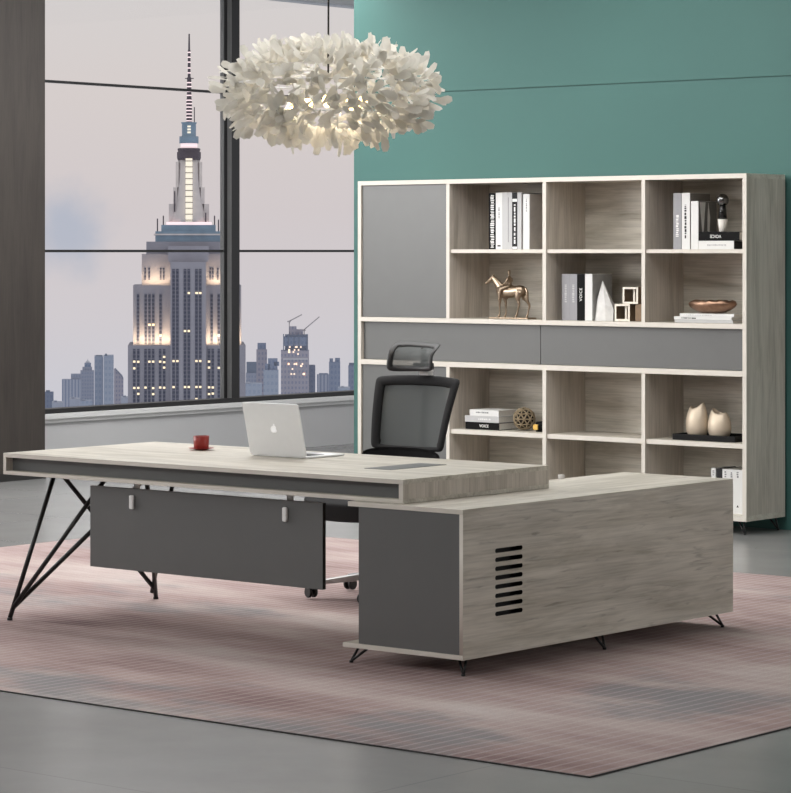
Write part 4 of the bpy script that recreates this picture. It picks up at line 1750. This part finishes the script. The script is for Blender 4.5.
# vertical window strips: (px centre, px width, top, bottom, face y)
m, nt, b = newmat('tower_window_strip')
N, L = nt.nodes.new, nt.links.new
tcn = N('ShaderNodeTexCoord')
sep = N('ShaderNodeSeparateXYZ')
L(tcn.outputs['Object'], sep.inputs[0])
dv = N('ShaderNodeMath')
dv.operation = 'DIVIDE'
dv.inputs[1].default_value = 4.0 * TM
L(sep.outputs['Z'], dv.inputs[0])
fr = N('ShaderNodeMath')
fr.operation = 'FRACT'
L(dv.outputs[0], fr.inputs[0])
gt = N('ShaderNodeMath')
gt.operation = 'GREATER_THAN'
gt.inputs[1].default_value = 0.62
L(fr.outputs[0], gt.inputs[0])
mx = N('ShaderNodeMix')
mx.data_type = 'RGBA'
L(gt.outputs[0], mx.inputs['Factor'])
mx.inputs['A'].default_value = lin((46, 54, 78))
mx.inputs['B'].default_value = lin((92, 95, 114))
L(mx.outputs['Result'], b.inputs['Base Color'])
b.inputs['Roughness'].default_value = 0.4
strip_m = m
strips = []
for c in (173.6, 177.4, 185.0, 188.8, 196.4, 200.2):
    strips.append((c, 2.7, 269, 412, 0.0))
for c in (138.0, 145.6, 149.4, 153.2, 160.4, 211.8, 218.8, 227):
    strips.append((c, 2.5, 294, 345, 7.0))
for c in (134.4, 138.4, 145.6, 149.4, 153.2, 160.2, 164.2, 209, 212.8, 218.8, 226, 232):
    strips.append((c, 2.5, 349, 412, 2.0))
for c in (145, 149, 160.5, 163.5, 210.5, 213, 218):
    strips.append((c, 1.8, 268, 280, 11.0))
for c, wd, y0, y1, yf in strips:
    f = MB()
    f.box(tx(c - wd / 2), tx(c + wd / 2), yf - 0.25, yf + 0.1, tz(y1), tz(y0))
    f.build('window_strip', strip_m, tw, local=True)
rnd = random.Random(5)
lits = []
for y, chance in ((357, .25), (362, .8), (368, .25), (388, .9), (394, .45)):
    for c, wd, y0, y1, yf in strips:
        if yf == 2.0 and y0 == 349 and rnd.random() < chance:
            lits.append((c, y + rnd.uniform(-.4, .4), yf))
for y, chance in ((293, .3), (331, .25), (361, .55), (387, .85), (399, .2)):
    for c in (173.6, 177.4, 185.0, 188.8, 196.4, 200.2):
        if rnd.random() < chance:
            lits.append((c, y, 0.0))
for c, y in ((197, 293), (200.3, 293), (149.4, 325), (153.2, 325), (160.4, 336), (218.8, 336)):
    lits.append((c, y, 0.0 if 170 < c < 206 else 7.0))
first = None
for c, y, yf in lits[:98]:
    if first is None:
        f = MB()
        f.box(-1.15 * TM, 1.15 * TM, -0.1, 0.1, -1.0 * TM, 1.0 * TM)
        first = f.build('lit_window', lit_m, tw, local=True)
        o = first
    else:
        o = first.copy()
        C.objects.link(o)
        o.parent = tw
    o.location = (tx(c), yf - 0.35, tz(y))
# floodlights on the setbacks


def flood(px0, px1, y, yf, power, tilt=14, depth=1.6):
    l = bpy.data.lights.new('floodlight', 'AREA')
    l.shape = 'RECTANGLE'
    l.size = (px1 - px0) * TM
    l.size_y = depth
    l.energy = power
    l.color = (1.0, 0.70, 0.40)
    o = bpy.data.objects.new('floodlight', l)
    C.objects.link(o)
    o.parent = tw
    o.location = (tx((px0 + px1) / 2), yf - 3.2, tz(y) + 0.4)
    o.rotation_euler = (R(180 - tilt), 0, 0)


flood(133, 170, 345.5, 7.0, 3600)
flood(206, 241, 345.5, 7.0, 3600)
flood(143, 168, 285.5, 11.0, 1700)
flood(209, 233, 285.5, 11.0, 1700)


# ---- the far city, distance haze put into its wall colours
def building(label, d, px0, px1, ytop, mat, depth=None, name='building', extra=(), group=None):
    base = far_pt((px0 + px1) / 2, d) + Vector((0, 0, GROUND))
    t = thing(name, label, 'building', base, AZ + math.atan((395.5 - (px0 + px1) / 2) / FPX), group)
    hw = (px1 - px0) / 2 * far_m(d)
    dp = depth or hw * 1.6
    f = MB()
    f.box(-hw, hw, 0, dp, 0, hz(ytop, d) - GROUND)
    f.build('facade', mat, t, local=True)
    for e in extra:
        nm, x0, x1, y0, y1, em = e[:6]
        c = (px0 + px1) / 2
        f = MB()
        f.box((x0 - c) * far_m(d), (x1 - c) * far_m(d), dp * 0.2, dp * 0.7, hz(y1, d) - GROUND, hz(y0, d) - GROUND)
        f.build(nm, em, t, local=True)
    return t


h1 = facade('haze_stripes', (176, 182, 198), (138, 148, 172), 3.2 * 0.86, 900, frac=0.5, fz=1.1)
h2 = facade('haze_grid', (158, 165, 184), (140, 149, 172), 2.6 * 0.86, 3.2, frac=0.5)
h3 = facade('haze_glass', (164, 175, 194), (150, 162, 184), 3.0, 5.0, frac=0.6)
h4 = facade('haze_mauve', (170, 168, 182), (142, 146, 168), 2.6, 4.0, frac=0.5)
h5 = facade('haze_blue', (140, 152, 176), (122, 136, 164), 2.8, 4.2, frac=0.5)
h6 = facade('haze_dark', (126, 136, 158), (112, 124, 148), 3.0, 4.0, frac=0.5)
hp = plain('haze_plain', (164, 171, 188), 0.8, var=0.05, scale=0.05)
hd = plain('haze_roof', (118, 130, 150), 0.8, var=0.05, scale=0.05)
D = 2400
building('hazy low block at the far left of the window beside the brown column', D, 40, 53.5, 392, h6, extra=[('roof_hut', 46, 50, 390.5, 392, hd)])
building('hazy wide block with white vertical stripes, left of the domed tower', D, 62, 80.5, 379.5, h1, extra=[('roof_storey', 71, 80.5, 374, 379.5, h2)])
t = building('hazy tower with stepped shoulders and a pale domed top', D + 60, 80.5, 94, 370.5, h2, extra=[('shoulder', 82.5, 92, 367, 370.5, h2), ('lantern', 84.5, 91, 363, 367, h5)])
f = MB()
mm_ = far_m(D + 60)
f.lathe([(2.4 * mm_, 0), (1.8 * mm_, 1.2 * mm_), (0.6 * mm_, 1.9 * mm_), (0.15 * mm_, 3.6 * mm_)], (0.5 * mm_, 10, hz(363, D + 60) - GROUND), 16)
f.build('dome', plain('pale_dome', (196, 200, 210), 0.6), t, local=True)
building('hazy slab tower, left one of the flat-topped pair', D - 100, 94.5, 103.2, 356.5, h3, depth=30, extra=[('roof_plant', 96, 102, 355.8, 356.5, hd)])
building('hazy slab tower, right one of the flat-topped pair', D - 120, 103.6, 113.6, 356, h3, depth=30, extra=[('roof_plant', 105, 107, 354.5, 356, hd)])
# tower with a slanted roof
dS = D + 100
t = thing('building', 'hazy tower with a sloping roofline right of the flat-topped pair', 'building', far_pt(118.7, dS) + Vector((0, 0, GROUND)), AZ + math.atan((395.5 - 118.7) / FPX))
mS = far_m(dS)
f = MB()
top_ = lambda y: hz(y, dS) - GROUND
f.prism([(-4.7 * mS, 0), (4.7 * mS, 0), (4.7 * mS, top_(379)), (3.6 * mS, top_(376.5)), (-3.4 * mS, top_(369)), (-4.7 * mS, top_(369.5))], lambda a, b_, h: (a, h, b_), 0, 20)
f.build('facade', h4, t, local=True)
f = MB()
f.prism([(4.7 * mS, top_(379)), (3.6 * mS, top_(376.2)), (-3.4 * mS, top_(368.7)), (-3.4 * mS, top_(369.4)), (3.6 * mS, top_(377)), (4.5 * mS, top_(380))], lambda a, b_, h: (a, h, b_), -0.6, 20.5)
f.build('roof_slope', h6, t, local=True)
for px0, px1, y, mt, lab in ((52, 63, 402.5, hp, 'hazy low roofs between the far left block and the striped block'),
                             (69.5, 79.3, 399, hp, 'hazy low pale block in front of the striped block'),
                             (80, 92, 401, h3, 'hazy low block in front of the domed tower'),
                             (121, 131, 397.5, hp, 'hazy low block just left of the tall stone skyscraper')):
    building(lab, D - 350, px0, px1, y, mt, depth=20, extra=[('roof_hut', px0 + 2, px0 + 5, y - 1.2, y, h2)])
# right-hand cluster
D = 2100
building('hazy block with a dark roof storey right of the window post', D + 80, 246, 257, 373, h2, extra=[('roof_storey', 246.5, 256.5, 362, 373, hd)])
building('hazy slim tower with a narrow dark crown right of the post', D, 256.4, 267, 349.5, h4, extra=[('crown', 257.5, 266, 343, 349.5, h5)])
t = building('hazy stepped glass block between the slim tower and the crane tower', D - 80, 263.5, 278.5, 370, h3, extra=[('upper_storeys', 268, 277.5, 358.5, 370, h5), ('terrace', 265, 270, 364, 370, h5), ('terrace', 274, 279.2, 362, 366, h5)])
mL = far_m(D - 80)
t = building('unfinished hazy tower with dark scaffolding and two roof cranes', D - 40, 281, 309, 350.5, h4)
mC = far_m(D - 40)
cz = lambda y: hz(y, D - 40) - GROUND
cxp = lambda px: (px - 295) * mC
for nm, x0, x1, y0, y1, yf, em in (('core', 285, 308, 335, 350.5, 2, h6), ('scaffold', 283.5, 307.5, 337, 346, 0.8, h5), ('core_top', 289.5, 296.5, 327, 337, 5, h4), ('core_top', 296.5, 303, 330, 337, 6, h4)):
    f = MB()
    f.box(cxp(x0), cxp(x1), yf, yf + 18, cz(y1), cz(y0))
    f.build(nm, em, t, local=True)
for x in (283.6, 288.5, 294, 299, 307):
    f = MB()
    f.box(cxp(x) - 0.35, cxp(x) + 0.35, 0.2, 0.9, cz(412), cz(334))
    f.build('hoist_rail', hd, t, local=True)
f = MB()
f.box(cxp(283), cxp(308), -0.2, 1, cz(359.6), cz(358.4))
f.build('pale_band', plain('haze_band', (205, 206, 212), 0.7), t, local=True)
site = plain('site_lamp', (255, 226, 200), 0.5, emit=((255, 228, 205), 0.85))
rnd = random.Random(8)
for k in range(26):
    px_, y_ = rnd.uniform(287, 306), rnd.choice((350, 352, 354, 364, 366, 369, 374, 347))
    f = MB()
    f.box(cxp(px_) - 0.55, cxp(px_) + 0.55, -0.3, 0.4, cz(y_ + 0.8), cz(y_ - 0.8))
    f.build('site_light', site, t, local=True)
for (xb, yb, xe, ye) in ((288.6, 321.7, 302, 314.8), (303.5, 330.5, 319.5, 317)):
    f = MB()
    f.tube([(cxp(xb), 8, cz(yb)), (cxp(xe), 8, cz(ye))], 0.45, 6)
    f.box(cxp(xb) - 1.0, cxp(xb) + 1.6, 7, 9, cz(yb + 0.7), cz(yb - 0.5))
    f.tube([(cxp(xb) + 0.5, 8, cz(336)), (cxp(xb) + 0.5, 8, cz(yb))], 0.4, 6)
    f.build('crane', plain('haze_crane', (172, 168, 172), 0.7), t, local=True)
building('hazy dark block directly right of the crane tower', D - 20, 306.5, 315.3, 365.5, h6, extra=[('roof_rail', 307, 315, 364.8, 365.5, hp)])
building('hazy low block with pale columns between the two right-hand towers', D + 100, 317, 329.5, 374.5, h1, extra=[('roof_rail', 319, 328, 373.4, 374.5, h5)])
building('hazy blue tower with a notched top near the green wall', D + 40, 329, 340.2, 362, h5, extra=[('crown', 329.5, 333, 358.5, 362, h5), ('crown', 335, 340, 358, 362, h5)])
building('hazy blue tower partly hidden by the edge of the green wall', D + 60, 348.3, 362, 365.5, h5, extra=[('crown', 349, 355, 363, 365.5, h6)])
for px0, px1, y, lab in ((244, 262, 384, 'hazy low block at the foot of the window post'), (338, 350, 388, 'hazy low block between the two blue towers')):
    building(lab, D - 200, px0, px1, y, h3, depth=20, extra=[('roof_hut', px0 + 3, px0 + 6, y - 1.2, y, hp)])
